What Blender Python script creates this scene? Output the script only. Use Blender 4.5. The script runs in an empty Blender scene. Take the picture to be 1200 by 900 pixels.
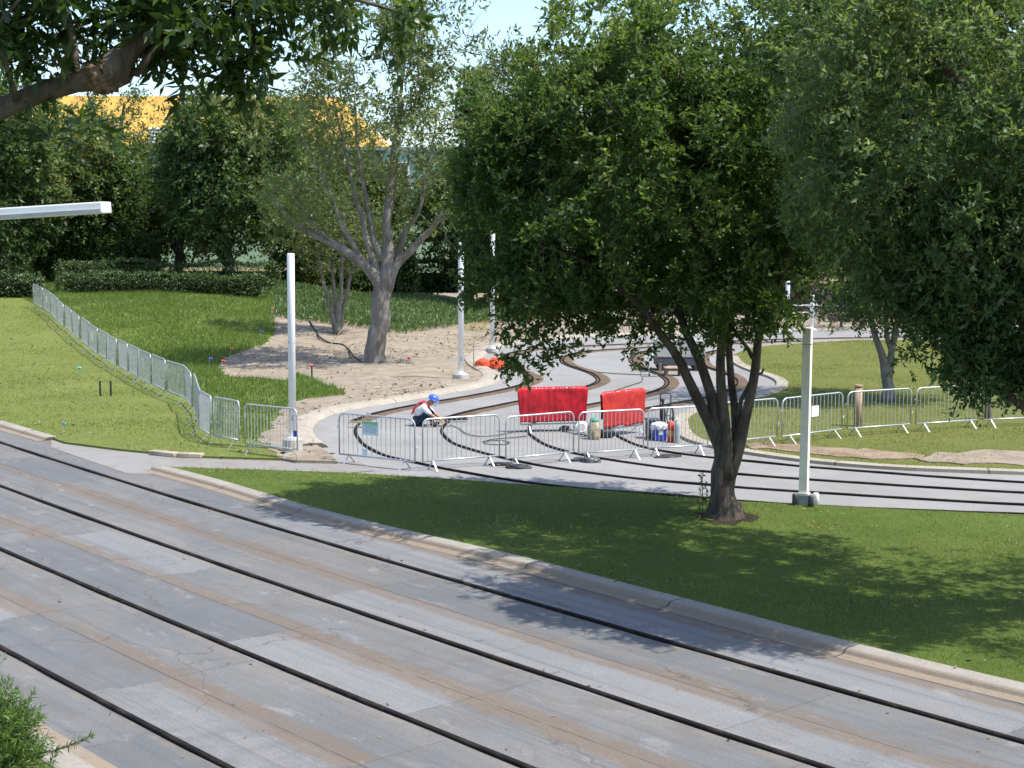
import bpy, bmesh, math, random
import numpy as np
from mathutils import Vector, Matrix, geometry, noise

R = math.radians
SC = bpy.context.scene
COL = SC.collection
rng = np.random.default_rng(7)
random.seed(7)

# ------------------------------------------------------------------ camera
W0, H0, FPX, CAMZ, HOR = 1200, 900, 1800.0, 5.3, 258.0
PITCH = math.atan((450 - HOR) / FPX)
ROLL = R(0.28)
cam_d = bpy.data.cameras.new("camera")
cam = bpy.data.objects.new("camera", cam_d)
COL.objects.link(cam)
cam_d.sensor_width = 36
cam_d.lens = 36 * FPX / W0
cam_d.clip_end = 3000
cam_d.clip_start = 0.1
CM = Matrix.Translation((0, 0, CAMZ)) @ Matrix.Rotation(R(90) - PITCH, 4, 'X') @ Matrix.Rotation(ROLL, 4, 'Z')
cam.matrix_world = CM
SC.camera = cam
C3 = CM.to_3x3()


def ray(px, py):
    d = C3 @ Vector(((px - 600) / FPX, (450 - py) / FPX, -1))
    return d


def G(px, py, z=0.0):
    """photo pixel -> point on the level plane z"""
    d = ray(px, py)
    t = (z - CAMZ) / d.z
    return Vector((d.x * t, d.y * t, z))


def P(px, py, Y):
    """photo pixel -> point at distance Y"""
    d = ray(px, py)
    t = Y / d.y
    return Vector((d.x * t, Y, CAMZ + d.z * t))


def sstep(a, b, x):
    t = np.clip((x - a) / (b - a), 0, 1)
    return t * t * (3 - 2 * t)


def Hf(x, y):
    """terrain height: the back left rises gently"""
    return 1.5 * sstep(52, 82, y) * sstep(-7, -17, x) + 0.5 * sstep(55, 75, y) * sstep(-1.5, -6, x) * (1 - sstep(-7, -17, x))


def T(px, py, off=0.06):
    """photo pixel -> point on the terrain"""
    d = ray(px, py)
    t = 10.0
    for _ in range(4000):
        z = CAMZ + d.z * t
        if z <= Hf(d.x * t, d.y * t) + off:
            break
        t += 0.05
    return Vector((d.x * t, d.y * t, float(Hf(d.x * t, d.y * t)) + off))


# ------------------------------------------------------------------ object helpers
def tag(o, label=None, cat=None, group=None, kind=None):
    if label: o['label'] = label
    if cat: o['category'] = cat
    if group: o['group'] = group
    if kind: o['kind'] = kind
    return o


def thing(name, label, cat, loc=(0, 0, 0), rz=0.0, group=None):
    o = bpy.data.objects.new(name, None)
    COL.objects.link(o)
    o.location = loc
    o.rotation_euler = (0, 0, rz)
    o.empty_display_size = 0.2
    return tag(o, label, cat, group)


def link_mesh(name, me, m, parent=None, smooth=False):
    o = bpy.data.objects.new(name, me)
    COL.objects.link(o)
    if m is not None:
        for mm in (m if isinstance(m, (list, tuple)) else [m]):
            me.materials.append(mm)
    if parent is not None:
        o.parent = parent
    if smooth:
        me.polygons.foreach_set('use_smooth', [True] * len(me.polygons))
    return o


def copy_tree(o, parent=None):
    c = o.copy()
    COL.objects.link(c)
    if parent is not None:
        c.parent = parent
    for ch in list(o.children):
        copy_tree(ch, c)
    return c


class MB:
    """collects simple solids into one mesh"""
    def __init__(s):
        s.v, s.f, s.uv = [], [], {}

    def box(s, c, size, rz=0.0, rot=None, bev=0.0):
        bm = bmesh.new()
        bmesh.ops.create_cube(bm, size=1)
        bmesh.ops.scale(bm, vec=size, verts=bm.verts)
        if bev > 0:
            bmesh.ops.bevel(bm, geom=bm.edges[:] + bm.verts[:], offset=bev, segments=2, affect='EDGES', profile=0.6)
        M = Matrix.Translation(c) @ (rot.to_4x4() if rot is not None else Matrix.Rotation(rz, 4, 'Z'))
        s.bm(bm, M)
        return s

    def bm(s, bm, M=None):
        n = len(s.v)
        bm.verts.ensure_lookup_table()
        bm.verts.index_update()
        for v in bm.verts:
            p = M @ v.co if M is not None else v.co
            s.v.append((p[0], p[1], p[2]))
        for f in bm.faces:
            s.f.append([v.index + n for v in f.verts])
        bm.free()

    def tube(s, pts, r, n=8, cap=True, closed=False, jitter=0.0):
        pts = [Vector(p) for p in pts]
        k = len(pts)
        rs = r if hasattr(r, '__len__') else [r] * k
        base = len(s.v)
        up = None
        for i, p in enumerate(pts):
            if closed:
                t = pts[(i + 1) % k] - pts[i - 1]
            else:
                t = pts[min(i + 1, k - 1)] - pts[max(i - 1, 0)]
            if t.length < 1e-9: t = Vector((0, 0, 1))
            t.normalize()
            if up is None:
                up = t.orthogonal().normalized()
            else:
                up = up - t * up.dot(t)
                up = up.normalized() if up.length > 1e-6 else t.orthogonal().normalized()
            w = t.cross(up)
            for j in range(n):
                a = 2 * math.pi * j / n
                rr = rs[i] * (1 + (random.uniform(-jitter, jitter) if jitter else 0))
                q = p + (up * math.cos(a) + w * math.sin(a)) * rr
                s.v.append((q.x, q.y, q.z))
        for i in range(k if closed else k - 1):
            i2 = (i + 1) % k
            for j in range(n):
                j2 = (j + 1) % n
                s.f.append([base + i * n + j, base + i * n + j2, base + i2 * n + j2, base + i2 * n + j])
        if cap and not closed:
            s.f.append([base + j for j in range(n)][::-1])
            s.f.append([base + (k - 1) * n + j for j in range(n)])
        return s

    def lathe(s, prof, c=(0, 0, 0), n=16):
        base = len(s.v)
        for r, z in prof:
            for j in range(n):
                a = 2 * math.pi * j / n
                s.v.append((c[0] + r * math.cos(a), c[1] + r * math.sin(a), c[2] + z))
        for i in range(len(prof) - 1):
            for j in range(n):
                j2 = (j + 1) % n
                s.f.append([base + i * n + j, base + i * n + j2, base + (i + 1) * n + j2, base + (i + 1) * n + j])
        s.f.append([base + j for j in range(n)][::-1])
        s.f.append([base + (len(prof) - 1) * n + j for j in range(n)])
        return s

    def build(s, name, m, parent=None, smooth=False):
        me = bpy.data.meshes.new(name)
        me.from_pydata(s.v, [], s.f)
        me.update()
        return link_mesh(name, me, m, parent, smooth)


def catmull(pts, step=0.25):
    pts = [Vector(p) for p in pts]
    out = []
    q = [pts[0] * 2 - pts[1]] + pts + [pts[-1] * 2 - pts[-2]]
    for i in range(1, len(q) - 2):
        a, b, c, d = q[i - 1], q[i], q[i + 1], q[i + 2]
        n = max(1, int((c - b).length / step))
        for j in range(n):
            t = j / n
            out.append(0.5 * ((2 * b) + (c - a) * t + (2 * a - 5 * b + 4 * c - d) * t * t + (3 * b - a - 3 * c + d) * t ** 3))
    out.append(pts[-1])
    return out


def smooth_path(p, it=4):
    p = [Vector(q) for q in p]
    for _ in range(it):
        p = [p[0]] + [(p[i - 1] + p[i] * 2 + p[i + 1]) / 4 for i in range(1, len(p) - 1)] + [p[-1]]
    return p


def sweep(name, path, prof, m, parent=None, wob=0.0, caps=True, closed_prof=True, smooth=False):
    """prof: (offset to the right of travel, z). UV: u = metres along, v = metres across the profile"""
    n, k = len(path), len(prof)
    vs, fs, uvs = [], [], []
    L = [0.0]
    for i in range(1, n):
        L.append(L[-1] + (path[i] - path[i - 1]).length)
    pl = [0.0]
    for j in range(1, k):
        pl.append(pl[-1] + math.dist(prof[j], prof[j - 1]))
    for i in range(n):
        t = path[min(i + 1, n - 1)] - path[max(i - 1, 0)]
        t.z = 0
        t.normalize()
        nr = Vector((t.y, -t.x, 0))
        for (o, z) in prof:
            w = wob * noise.noise(Vector((L[i] * 0.9, o * 5, 3.3))) if wob else 0
            q = path[i] + nr * (o + w * 1.5) + Vector((0, 0, z + w))
            vs.append(q)
    kk = k if closed_prof else k - 1
    for i in range(n - 1):
        for j in range(kk):
            j2 = (j + 1) % k
            fs.append([i * k + j, (i + 1) * k + j, (i + 1) * k + j2, i * k + j2])
            v2 = pl[j2] if j2 else pl[-1] + 0.1
            uvs += [(L[i], pl[j]), (L[i + 1], pl[j]), (L[i + 1], v2), (L[i], v2)]
    if caps and closed_prof:
        fs.append(list(range(k)))
        fs.append([(n - 1) * k + j for j in range(k)][::-1])
        uvs += [(0, 0)] * (2 * k)
    me = bpy.data.meshes.new(name)
    me.from_pydata(vs, [], fs)
    u = me.uv_layers.new(name='UVMap')
    u.data.foreach_set('uv', [c for p in uvs for c in p])
    me.update()
    bm = bmesh.new(); bm.from_mesh(me)
    if closed_prof:
        bmesh.ops.recalc_face_normals(bm, faces=bm.faces)
    bm.to_mesh(me); bm.free()
    return link_mesh(name, me, m, parent, smooth)


def in_poly(x, y, poly):
    inside = np.zeros(x.shape, bool)
    n = len(poly)
    j = n - 1
    for i in range(n):
        xi, yi = poly[i][0], poly[i][1]
        xj, yj = poly[j][0], poly[j][1]
        c = ((yi > y) != (yj > y)) & (x < (xj - xi) * (y - yi) / (yj - yi + 1e-12) + xi)
        inside ^= c
        j = i
    return inside


def sheet(name, poly, off, m, step=1.0, bump=0.0, kind='structure', skirt=0.12, parent=None):
    """polygon on the terrain with a small skirt at its edge"""
    pts = []
    n = len(poly)
    for i in range(n):
        a, b = Vector(poly[i][:2]), Vector(poly[(i + 1) % n][:2])
        k = max(1, int((b - a).length / (step * 0.7)))
        for j in range(k):
            pts.append(a.lerp(b, j / k))
    nb = len(pts)
    xs = [p.x for p in pts]; ys = [p.y for p in pts]
    gx, gy = np.meshgrid(np.arange(min(xs), max(xs), step), np.arange(min(ys), max(ys), step))
    gx = gx.ravel() + rng.uniform(-.2, .2, gx.size) * step; gy = gy.ravel() + rng.uniform(-.2, .2, gy.size) * step
    ins = in_poly(gx, gy, [(p.x, p.y) for p in pts])
    allp = pts + [Vector((float(a), float(b))) for a, b in zip(gx[ins], gy[ins])]
    edges = [(i, (i + 1) % nb) for i in range(nb)]
    vo, eo, fo, ov, oe, of = geometry.delaunay_2d_cdt(allp, edges, [list(range(nb))], 1, 1e-5)
    vs = []
    for i, p in enumerate(vo):
        z = float(Hf(p.x, p.y)) + off
        orig = ov[i][0] if ov[i] else 0
        if bump and orig >= nb:
            z += bump * (noise.noise(Vector((p.x * .35, p.y * .35, 1))) + .5 * noise.noise(Vector((p.x * 1.1, p.y * 1.1, 5))))
        vs.append((p.x, p.y, z))
    fs = [list(f) for f in fo]
    if skirt:
        cnt = {}
        for f in fs:
            for i in range(len(f)):
                a, b = f[i], f[(i + 1) % len(f)]
                cnt[(a, b)] = 1
        bd = [(a, b) for (a, b) in cnt if (b, a) not in cnt]
        low = {}
        for a, b in bd:
            for q in (a, b):
                if q not in low:
                    low[q] = len(vs)
                    vs.append((vs[q][0], vs[q][1], vs[q][2] - skirt))
        for a, b in bd:
            fs.append([b, a, low[a], low[b]])
    me = bpy.data.meshes.new(name)
    me.from_pydata(vs, [], fs)
    me.update()
    o = link_mesh(name, me, m, parent)
    if kind: o['kind'] = kind
    return o


def mesh_quads(name, V, tint, m, parent=None, nper=4):
    """V: (n*nper,3) numpy vertices, every nper make a face; tint: per face float"""
    n = len(V) // nper
    me = bpy.data.meshes.new(name)
    me.vertices.add(n * nper)
    me.vertices.foreach_set('co', V.astype(np.float32).ravel())
    me.loops.add(n * nper)
    me.loops.foreach_set('vertex_index', np.arange(n * nper, dtype=np.int32))
    me.polygons.add(n)
    me.polygons.foreach_set('loop_start', np.arange(0, n * nper, nper, dtype=np.int32))
    me.polygons.foreach_set('loop_total', np.full(n, nper, dtype=np.int32))
    a = me.attributes.new('tint', 'FLOAT', 'FACE')
    a.data.foreach_set('value', tint.astype(np.float32))
    me.update(calc_edges=True)
    return link_mesh(name, me, m, parent)


# ------------------------------------------------------------------ materials
def newmat(name):
    m = bpy.data.materials.new(name)
    m.use_nodes = True
    nt = m.node_tree
    b = nt.nodes['Principled BSDF']
    return m, nt, b


def N(nt, t, **kw):
    n = nt.nodes.new(t)
    for k, v in kw.items():
        if k in n.inputs:
            n.inputs[k].default_value = v
        else:
            setattr(n, k, v)
    return n


def rgba(c):
    return (c[0], c[1], c[2], 1)


def ramp(nt, fac, a, b, ca=None, cb=None):
    r = nt.nodes.new('ShaderNodeValToRGB')
    ca = rgba(ca) if ca else (0, 0, 0, 1)
    cb = rgba(cb) if cb else (1, 1, 1, 1)
    if a > b: a, b, ca, cb = b, a, cb, ca
    r.color_ramp.elements[0].position = a
    r.color_ramp.elements[1].position = b
    r.color_ramp.elements[0].color = ca
    r.color_ramp.elements[1].color = cb
    nt.links.new(fac, r.inputs[0])
    return r.outputs[0]


def mix(nt, fac, a, b, mode='MIX'):
    n = nt.nodes.new('ShaderNodeMix')
    n.data_type = 'RGBA'
    n.blend_type = mode
    def put(sock, v):
        if isinstance(v, tuple): sock.default_value = rgba(v)
        elif isinstance(v, (int, float)): sock.default_value = v
        else: nt.links.new(v, sock)
    put(n.inputs[0], fac); put(n.inputs[6], a); put(n.inputs[7], b)
    return n.outputs[2]


def math_(nt, op, a, b=None, c=None):
    n = nt.nodes.new('ShaderNodeMath')
    n.operation = op
    for i, v in enumerate((a, b, c)):
        if v is None: continue
        if isinstance(v, (int, float)): n.inputs[i].default_value = v
        else: nt.links.new(v, n.inputs[i])
    return n.outputs[0]


def noise_(nt, vec, scale, detail=4, rough=.55, dist=0.0):
    n = nt.nodes.new('ShaderNodeTexNoise')
    n.inputs['Scale'].default_value = scale
    n.inputs['Detail'].default_value = detail
    n.inputs['Roughness'].default_value = rough
    n.inputs['Distortion'].default_value = dist
    if vec is not None: nt.links.new(vec, n.inputs['Vector'])
    return n.outputs['Fac']


def coords(nt, kind='Object'):
    return nt.nodes.new('ShaderNodeTexCoord').outputs[kind]


def position(nt):
    return nt.nodes.new('ShaderNodeNewGeometry').outputs['Position']


def scalev(nt, vec, s):
    n = nt.nodes.new('ShaderNodeMapping')
    n.inputs['Scale'].default_value = s
    nt.links.new(vec, n.inputs['Vector'])
    return n.outputs[0]


def bump(nt, b, h, strength=.3, dist=.02):
    n = nt.nodes.new('ShaderNodeBump')
    n.inputs['Strength'].default_value = strength
    n.inputs['Distance'].default_value = dist
    nt.links.new(h, n.inputs['Height'])
    nt.links.new(n.outputs[0], b.inputs['Normal'])


def simple(name, c, rough=.5, metal=0.0, var=.12, scale=6.0, spec=.5, c2=None, bmp=0.0):
    m, nt, b = newmat(name)
    co = coords(nt)
    f = noise_(nt, co, scale, 5)
    c2 = c2 or tuple(x * (1 - var * 2) for x in c)
    col = mix(nt, ramp(nt, f, .35, .65), c2, tuple(min(1, x * (1 + var * .5)) for x in c))
    nt.links.new(col, b.inputs['Base Color'])
    b.inputs['Roughness'].default_value = rough
    b.inputs['Metallic'].default_value = metal
    b.inputs['Specular IOR Level'].default_value = spec
    if bmp:
        bump(nt, b, noise_(nt, co, scale * 4, 4), bmp)
    return m


def leafmat(name, dark, light, warm=None, trans=.28, rough=.42, spec=.45):
    m, nt, b = newmat(name)
    a = nt.nodes.new('ShaderNodeAttribute'); a.attribute_name = 'tint'
    r = nt.nodes.new('ShaderNodeValToRGB')
    r.color_ramp.elements[0].color = rgba(dark)
    r.color_ramp.elements[1].color = rgba(light); r.color_ramp.elements[1].position = .8
    if warm:
        e = r.color_ramp.elements.new(1.0); e.color = rgba(warm)
    nt.links.new(a.outputs['Fac'], r.inputs[0])
    nt.links.new(r.outputs[0], b.inputs['Base Color'])
    b.inputs['Roughness'].default_value = rough
    b.inputs['Specular IOR Level'].default_value = spec
    t = nt.nodes.new('ShaderNodeBsdfTranslucent')
    c = mix(nt, 1.0, r.outputs[0], (1.5, 1.5, .7), 'MULTIPLY')
    nt.links.new(c, t.inputs[0])
    mx = nt.nodes.new('ShaderNodeMixShader'); mx.inputs[0].default_value = trans
    nt.links.new(b.outputs[0], mx.inputs[1]); nt.links.new(t.outputs[0], mx.inputs[2])
    nt.links.new(mx.outputs[0], nt.nodes['Material Output'].inputs[0])
    return m


def barkmat(name, c1, c2, scale=7, lichen=None):
    m, nt, b = newmat(name)
    co = position(nt)
    f = noise_(nt, scalev(nt, co, (1, 1, .22)), scale, 6, .65, .6)
    col = mix(nt, ramp(nt, f, .32, .66), c1, c2)
    g = noise_(nt, co, 2.3, 4)
    col = mix(nt, math_(nt, 'MULTIPLY', ramp(nt, g, .52, .68), .6), col, lichen or tuple(min(1, x * 1.5) for x in c2))
    nt.links.new(col, b.inputs['Base Color'])
    b.inputs['Roughness'].default_value = .9
    b.inputs['Specular IOR Level'].default_value = .15
    bump(nt, b, f, .9, .03)
    return m


def lawnmat(name, g1, g2, dry, dryamt=.5):
    m, nt, b = newmat(name)
    co = position(nt)
    f = noise_(nt, co, .55, 5, .6, .4)
    g = noise_(nt, co, 9, 4, .7)
    h = noise_(nt, co, 60, 3, .7)
    col = mix(nt, ramp(nt, f, .3, .7), g1, g2)
    col = mix(nt, math_(nt, 'MULTIPLY', ramp(nt, g, .5, .75), dryamt), col, dry)
    col = mix(nt, math_(nt, 'MULTIPLY', ramp(nt, h, .4, .7), .45), col, tuple(x * .45 for x in g1))
    nt.links.new(col, b.inputs['Base Color'])
    b.inputs['Roughness'].default_value = .95
    b.inputs['Specular IOR Level'].default_value = .1
    bump(nt, b, h, .8, .04)
    return m


def dirtmat(name, c1, c2, c3, scale=.8):
    m, nt, b = newmat(name)
    co = position(nt)
    f = noise_(nt, co, scale, 7, .62, .8)
    g = noise_(nt, co, scale * 7, 6, .7)
    col = mix(nt, ramp(nt, f, .35, .65), c1, c2)
    col = mix(nt, math_(nt, 'MULTIPLY', ramp(nt, g, .55, .72), .7), col, c3)
    h = noise_(nt, co, 40, 4, .7)
    col = mix(nt, math_(nt, 'MULTIPLY', ramp(nt, h, .5, .8), .35), col, tuple(x * .5 for x in c1))
    nt.links.new(col, b.inputs['Base Color'])
    b.inputs['Roughness'].default_value = .95
    b.inputs['Specular IOR Level'].default_value = .1
    bump(nt, b, g, .7, .06)
    return m


def concrete_uv(name):
    """near road: slabs, tan wear bands, joints and cracks follow the lanes (UV in metres)"""
    m, nt, b = newmat(name)
    uv = coords(nt, 'UV')
    nb = noise_(nt, uv, 2.4, 6, .7)
    n4 = noise_(nt, scalev(nt, uv, (.55, 1.3, 1)), 2.2, 7, .72, .4)
    sp = nt.nodes.new('ShaderNodeSeparateXYZ'); nt.links.new(uv, sp.inputs[0])
    u, v = sp.outputs[0], sp.outputs[1]
    lane = math_(nt, 'FLOOR', math_(nt, 'DIVIDE', v, 2.2))
    wn = nt.nodes.new('ShaderNodeTexWhiteNoise'); wn.noise_dimensions = '1D'
    nt.links.new(math_(nt, 'MULTIPLY', lane, 3.71), wn.inputs['W'])
    uo0 = math_(nt, 'ADD', u, math_(nt, 'MULTIPLY', wn.outputs[0], 2.4))
    uo = math_(nt, 'ADD', uo0, math_(nt, 'MULTIPLY', math_(nt, 'SUBTRACT', nb, .5), .7))
    vo_ = math_(nt, 'ADD', v, math_(nt, 'MULTIPLY', math_(nt, 'SUBTRACT', n4, .5), .35))
    cell = math_(nt, 'FLOOR', math_(nt, 'DIVIDE', uo, 3.7))
    half = math_(nt, 'FLOOR', math_(nt, 'DIVIDE', vo_, 1.1))
    cv = nt.nodes.new('ShaderNodeCombineXYZ')
    nt.links.new(cell, cv.inputs[0]); nt.links.new(half, cv.inputs[1])
    wc = nt.nodes.new('ShaderNodeTexWhiteNoise'); wc.noise_dimensions = '2D'
    nt.links.new(cv.outputs[0], wc.inputs['Vector'])
    n1 = noise_(nt, uv, .35, 7, .62, .5)
    n2 = noise_(nt, scalev(nt, uv, (.16, 1.5, 1)), 1.3, 7, .7, .4)
    n3 = noise_(nt, uv, 34, 5, .8)
    n5 = noise_(nt, scalev(nt, uv, (.05, 3.2, 1)), 2.0, 5, .7, .2)
    n6 = noise_(nt, uv, 1.1, 8, .72, 1.2)
    col = mix(nt, ramp(nt, n1, .3, .7), (.122, .124, .124), (.176, .174, .167))
    col = mix(nt, math_(nt, 'MULTIPLY', ramp(nt, n6, .46, .60), .70), col, (.132, .120, .105))
    col = mix(nt, math_(nt, 'MULTIPLY', ramp(nt, n2, .48, .62), .50), col, (.205, .183, .157))
    # slab tone
    slab = math_(nt, 'ADD', wc.outputs[0], math_(nt, 'MULTIPLY', math_(nt, 'SUBTRACT', n6, .5), .7))
    col = mix(nt, math_(nt, 'MULTIPLY', ramp(nt, slab, .72, .90), .45), col, (.255, .257, .262))
    col = mix(nt, math_(nt, 'MULTIPLY', ramp(nt, slab, .38, .22), .42), col, (.092, .102, .112))
    # tyre-dark streaks along the lane
    col = mix(nt, math_(nt, 'MULTIPLY', ramp(nt, n5, .50, .64), .42), col, (.085, .085, .086))
    # tan bands along lane centres
    fl = math_(nt, 'ABSOLUTE', math_(nt, 'SUBTRACT', math_(nt, 'FRACT', math_(nt, 'DIVIDE', v, 2.2)), .5))
    wob = math_(nt, 'MULTIPLY', math_(nt, 'SUBTRACT', noise_(nt, uv, 1.2, 7, .75), .5), .17)
    band = ramp(nt, math_(nt, 'ADD', fl, wob), .135, .085)
    seg = ramp(nt, math_(nt, 'ADD', math_(nt, 'MULTIPLY', wc.outputs[0], .45), math_(nt, 'MULTIPLY', n1, .7)), .42, .56)
    bm_ = math_(nt, 'MULTIPLY', math_(nt, 'MULTIPLY', band, seg), math_(nt, 'ADD', .38, math_(nt, 'MULTIPLY', ramp(nt, n4, .35, .65), .5)))
    col = mix(nt, bm_, col, (.150, .105, .068))
    # grime and dust along the rails
    gr = math_(nt, 'MULTIPLY', ramp(nt, math_(nt, 'ADD', fl, math_(nt, 'MULTIPLY', wob, .35)), .435, .475), ramp(nt, nb, .38, .6))
    col = mix(nt, math_(nt, 'MULTIPLY', gr, .55), col, (.22, .185, .145))
    # pale scuffs
    col = mix(nt, math_(nt, 'MULTIPLY', ramp(nt, n4, .58, .68), .45), col, (.29, .285, .278))
    # fine grain, pits
    col = mix(nt, math_(nt, 'MULTIPLY', ramp(nt, n3, .42, .66), .50), col, (.062, .062, .062))
    n7 = noise_(nt, uv, 70, 3, .8)
    col = mix(nt, math_(nt, 'MULTIPLY', ramp(nt, n7, .60, .72), .35), col, (.33, .33, .32))
    # joints and cracks
    jl = ramp(nt, math_(nt, 'ADD', fl, math_(nt, 'MULTIPLY', wob, .03)), .006, .002)
    jt = ramp(nt, math_(nt, 'ABSOLUTE', math_(nt, 'SUBTRACT', math_(nt, 'FRACT', math_(nt, 'DIVIDE', uo0, 3.7)), .5)), .4955, .498)
    vc = nt.nodes.new('ShaderNodeTexVoronoi'); vc.feature = 'DISTANCE_TO_EDGE'; vc.inputs['Scale'].default_value = .30
    dv = nt.nodes.new('ShaderNodeVectorMath'); dv.operation = 'ADD'
    nz = nt.nodes.new('ShaderNodeTexNoise'); nz.inputs['Scale'].default_value = 1.6; nz.inputs['Detail'].default_value = 6
    nt.links.new(uv, nz.inputs['Vector'])
    nt.links.new(uv, dv.inputs[0]); nt.links.new(nz.outputs['Color'], dv.inputs[1]); nt.links.new(dv.outputs[0], vc.inputs['Vector'])
    ck = math_(nt, 'MULTIPLY', ramp(nt, vc.outputs['Distance'], .0045, .0015), ramp(nt, n1, .46, .56))
    jj = math_(nt, 'MAXIMUM', math_(nt, 'MULTIPLY', jl, ramp(nt, n4, .38, .5)), math_(nt, 'MULTIPLY', jt, .5))
    col = mix(nt, math_(nt, 'MULTIPLY', math_(nt, 'MAXIMUM', jj, math_(nt, 'MULTIPLY', ck, .8)), .8), col, (.045, .036, .028))
    nt.links.new(col, b.inputs['Base Color'])
    b.inputs['Roughness'].default_value = .82
    b.inputs['Specular IOR Level'].default_value = .28
    bump(nt, b, n3, .35, .012)
    return m


def concrete_w(name, c1, c2, c3, stain, slab=5.0):
    m, nt, b = newmat(name)
    co = position(nt)
    n1 = noise_(nt, co, .35, 6, .6, .5)
    n2 = noise_(nt, co, 1.7, 7, .68, .7)
    n3 = noise_(nt, co, 26, 4, .75)
    vo = nt.nodes.new('ShaderNodeTexVoronoi'); vo.inputs['Scale'].default_value = 1 / slab; vo.distance = 'CHEBYCHEV'
    nt.links.new(co, vo.inputs['Vector'])
    col = mix(nt, ramp(nt, n1, .35, .65), c1, c2)
    sp = nt.nodes.new('ShaderNodeSeparateColor'); nt.links.new(vo.outputs['Color'], sp.inputs[0])
    col = mix(nt, math_(nt, 'MULTIPLY', sp.outputs[0], .7), col, c3)
    col = mix(nt, math_(nt, 'MULTIPLY', ramp(nt, n2, .50, .70), .6), col, stain)
    col = mix(nt, math_(nt, 'MULTIPLY', ramp(nt, n3, .45, .75), .25), col, tuple(x * .4 for x in c1))
    nt.links.new(col, b.inputs['Base Color'])
    b.inputs['Roughness'].default_value = .85
    b.inputs['Specular IOR Level'].default_value = .25
    bump(nt, b, n3, .2, .01)
    return m


def kerbmat(name, c1, c2, gutter, joint=3.0, gut=True):
    m, nt, b = newmat(name)
    uv = coords(nt, 'UV')
    co = position(nt)
    sp = nt.nodes.new('ShaderNodeSeparateXYZ'); nt.links.new(uv, sp.inputs[0])
    n1 = noise_(nt, co, 1.3, 6, .65, .5)
    n2 = noise_(nt, co, 12, 5, .7)
    col = mix(nt, ramp(nt, n1, .33, .67), c1, c2)
    if gut:
        col = mix(nt, math_(nt, 'MULTIPLY', ramp(nt, math_(nt, 'ADD', sp.outputs[1], math_(nt, 'MULTIPLY', n2, .16)), .42, .34), .8), col, gutter)
    col = mix(nt, math_(nt, 'MULTIPLY', ramp(nt, n2, .5, .75), .5), col, tuple(x * .42 for x in c1))
    jt = ramp(nt, math_(nt, 'ABSOLUTE', math_(nt, 'SUBTRACT', math_(nt, 'FRACT', math_(nt, 'DIVIDE', sp.outputs[0], joint)), .5)), .492, .496)
    col = mix(nt, math_(nt, 'MULTIPLY', jt, .8), col, (.06, .05, .04))
    nt.links.new(col, b.inputs['Base Color'])
    b.inputs['Roughness'].default_value = .9
    b.inputs['Specular IOR Level'].default_value = .2
    bump(nt, b, n2, .4, .015)
    return m


def railmat(name, c1, c2):
    m, nt, b = newmat(name)
    co = position(nt)
    n1 = noise_(nt, co, 3, 6, .7)
    n2 = noise_(nt, co, 25, 4, .7)
    col = mix(nt, ramp(nt, n1, .35, .7), c1, c2)
    col = mix(nt, math_(nt, 'MULTIPLY', ramp(nt, n1, .52, .72), .55), col, (.060, .044, .032))
    nt.links.new(col, b.inputs['Base Color'])
    b.inputs['Roughness'].default_value = .85
    b.inputs['Specular IOR Level'].default_value = .12
    bump(nt, b, n2, .3, .01)
    return m


M = {}
M['road'] = concrete_uv('road_concrete')
M['pave'] = concrete_w('pale_concrete', (.198, .192, .180), (.258, .251, .236), (.25, .248, .244), (.20, .170, .140))
M['path'] = concrete_w('path_concrete', (.19, .172, .15), (.235, .215, .192), (.23, .222, .21), (.155, .128, .10))
M['kerb'] = kerbmat('kerb_concrete', (.235, .212, .178), (.30, .275, .235), (.215, .165, .115))
M['kerb2'] = kerbmat('pale_kerb_concrete', (.285, .25, .195), (.35, .312, .255), (.30, .24, .18), 3.2, False)
M['rail'] = railmat('rail_steel', (.009, .0075, .007), (.020, .016, .013))
M['trench'] = dirtmat('trench_soil', (.105, .073, .05), (.165, .12, .082), (.066, .047, .033), 2.0)
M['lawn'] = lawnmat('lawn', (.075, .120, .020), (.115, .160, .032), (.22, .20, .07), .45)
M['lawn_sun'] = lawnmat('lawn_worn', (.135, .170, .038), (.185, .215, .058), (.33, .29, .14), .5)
M['lawn_far'] = lawnmat('lawn_yellowish', (.125, .145, .034), (.165, .175, .050), (.27, .235, .10), .5)
M['dirt'] = dirtmat('sandy_dirt', (.215, .175, .128), (.305, .262, .200), (.140, .108, .078), 1.3)
M['mud'] = dirtmat('bare_soil', (.20, .14, .09), (.30, .23, .17), (.12, .085, .055), 1.4)
M['soil2'] = dirtmat('grey_soil', (.22, .175, .13), (.31, .26, .20), (.15, .12, .08), 1.4)
M['ground'] = dirtmat('rough_ground', (.16, .14, .07), (.22, .19, .10), (.10, .11, .04), .3)
M['galv'] = simple('galvanised_steel', (.52, .54, .55), .42, .55, .12, 9)
M['white'] = simple('white_paint', (.80, .80, .79), .4, 0, .04, 3)
M['cream'] = simple('cream_paint', (.86, .81, .72), .45, 0, .05, 3)
M['conc'] = simple('footing_concrete', (.42, .40, .37), .9, 0, .15, 5, .2, bmp=.3)
M['black'] = simple('black_rubber', (.018, .018, .02), .6, 0, .2, 8)
M['dgrey'] = simple('dark_grey_plastic', (.06, .065, .075), .5, 0, .15, 6)
M['blue'] = simple('blue_plastic', (.025, .05, .36), .4, 0, .1, 5)
M['redp'] = simple('red_paint', (.62, .06, .035), .35, 0, .1, 5)
M['grey'] = simple('grey_paint', (.36, .38, .38), .5, .2, .1, 4)
M['cloth'] = simple('white_cloth', (.80, .80, .80), .9, 0, .05, 14, .1, bmp=.3)
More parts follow.
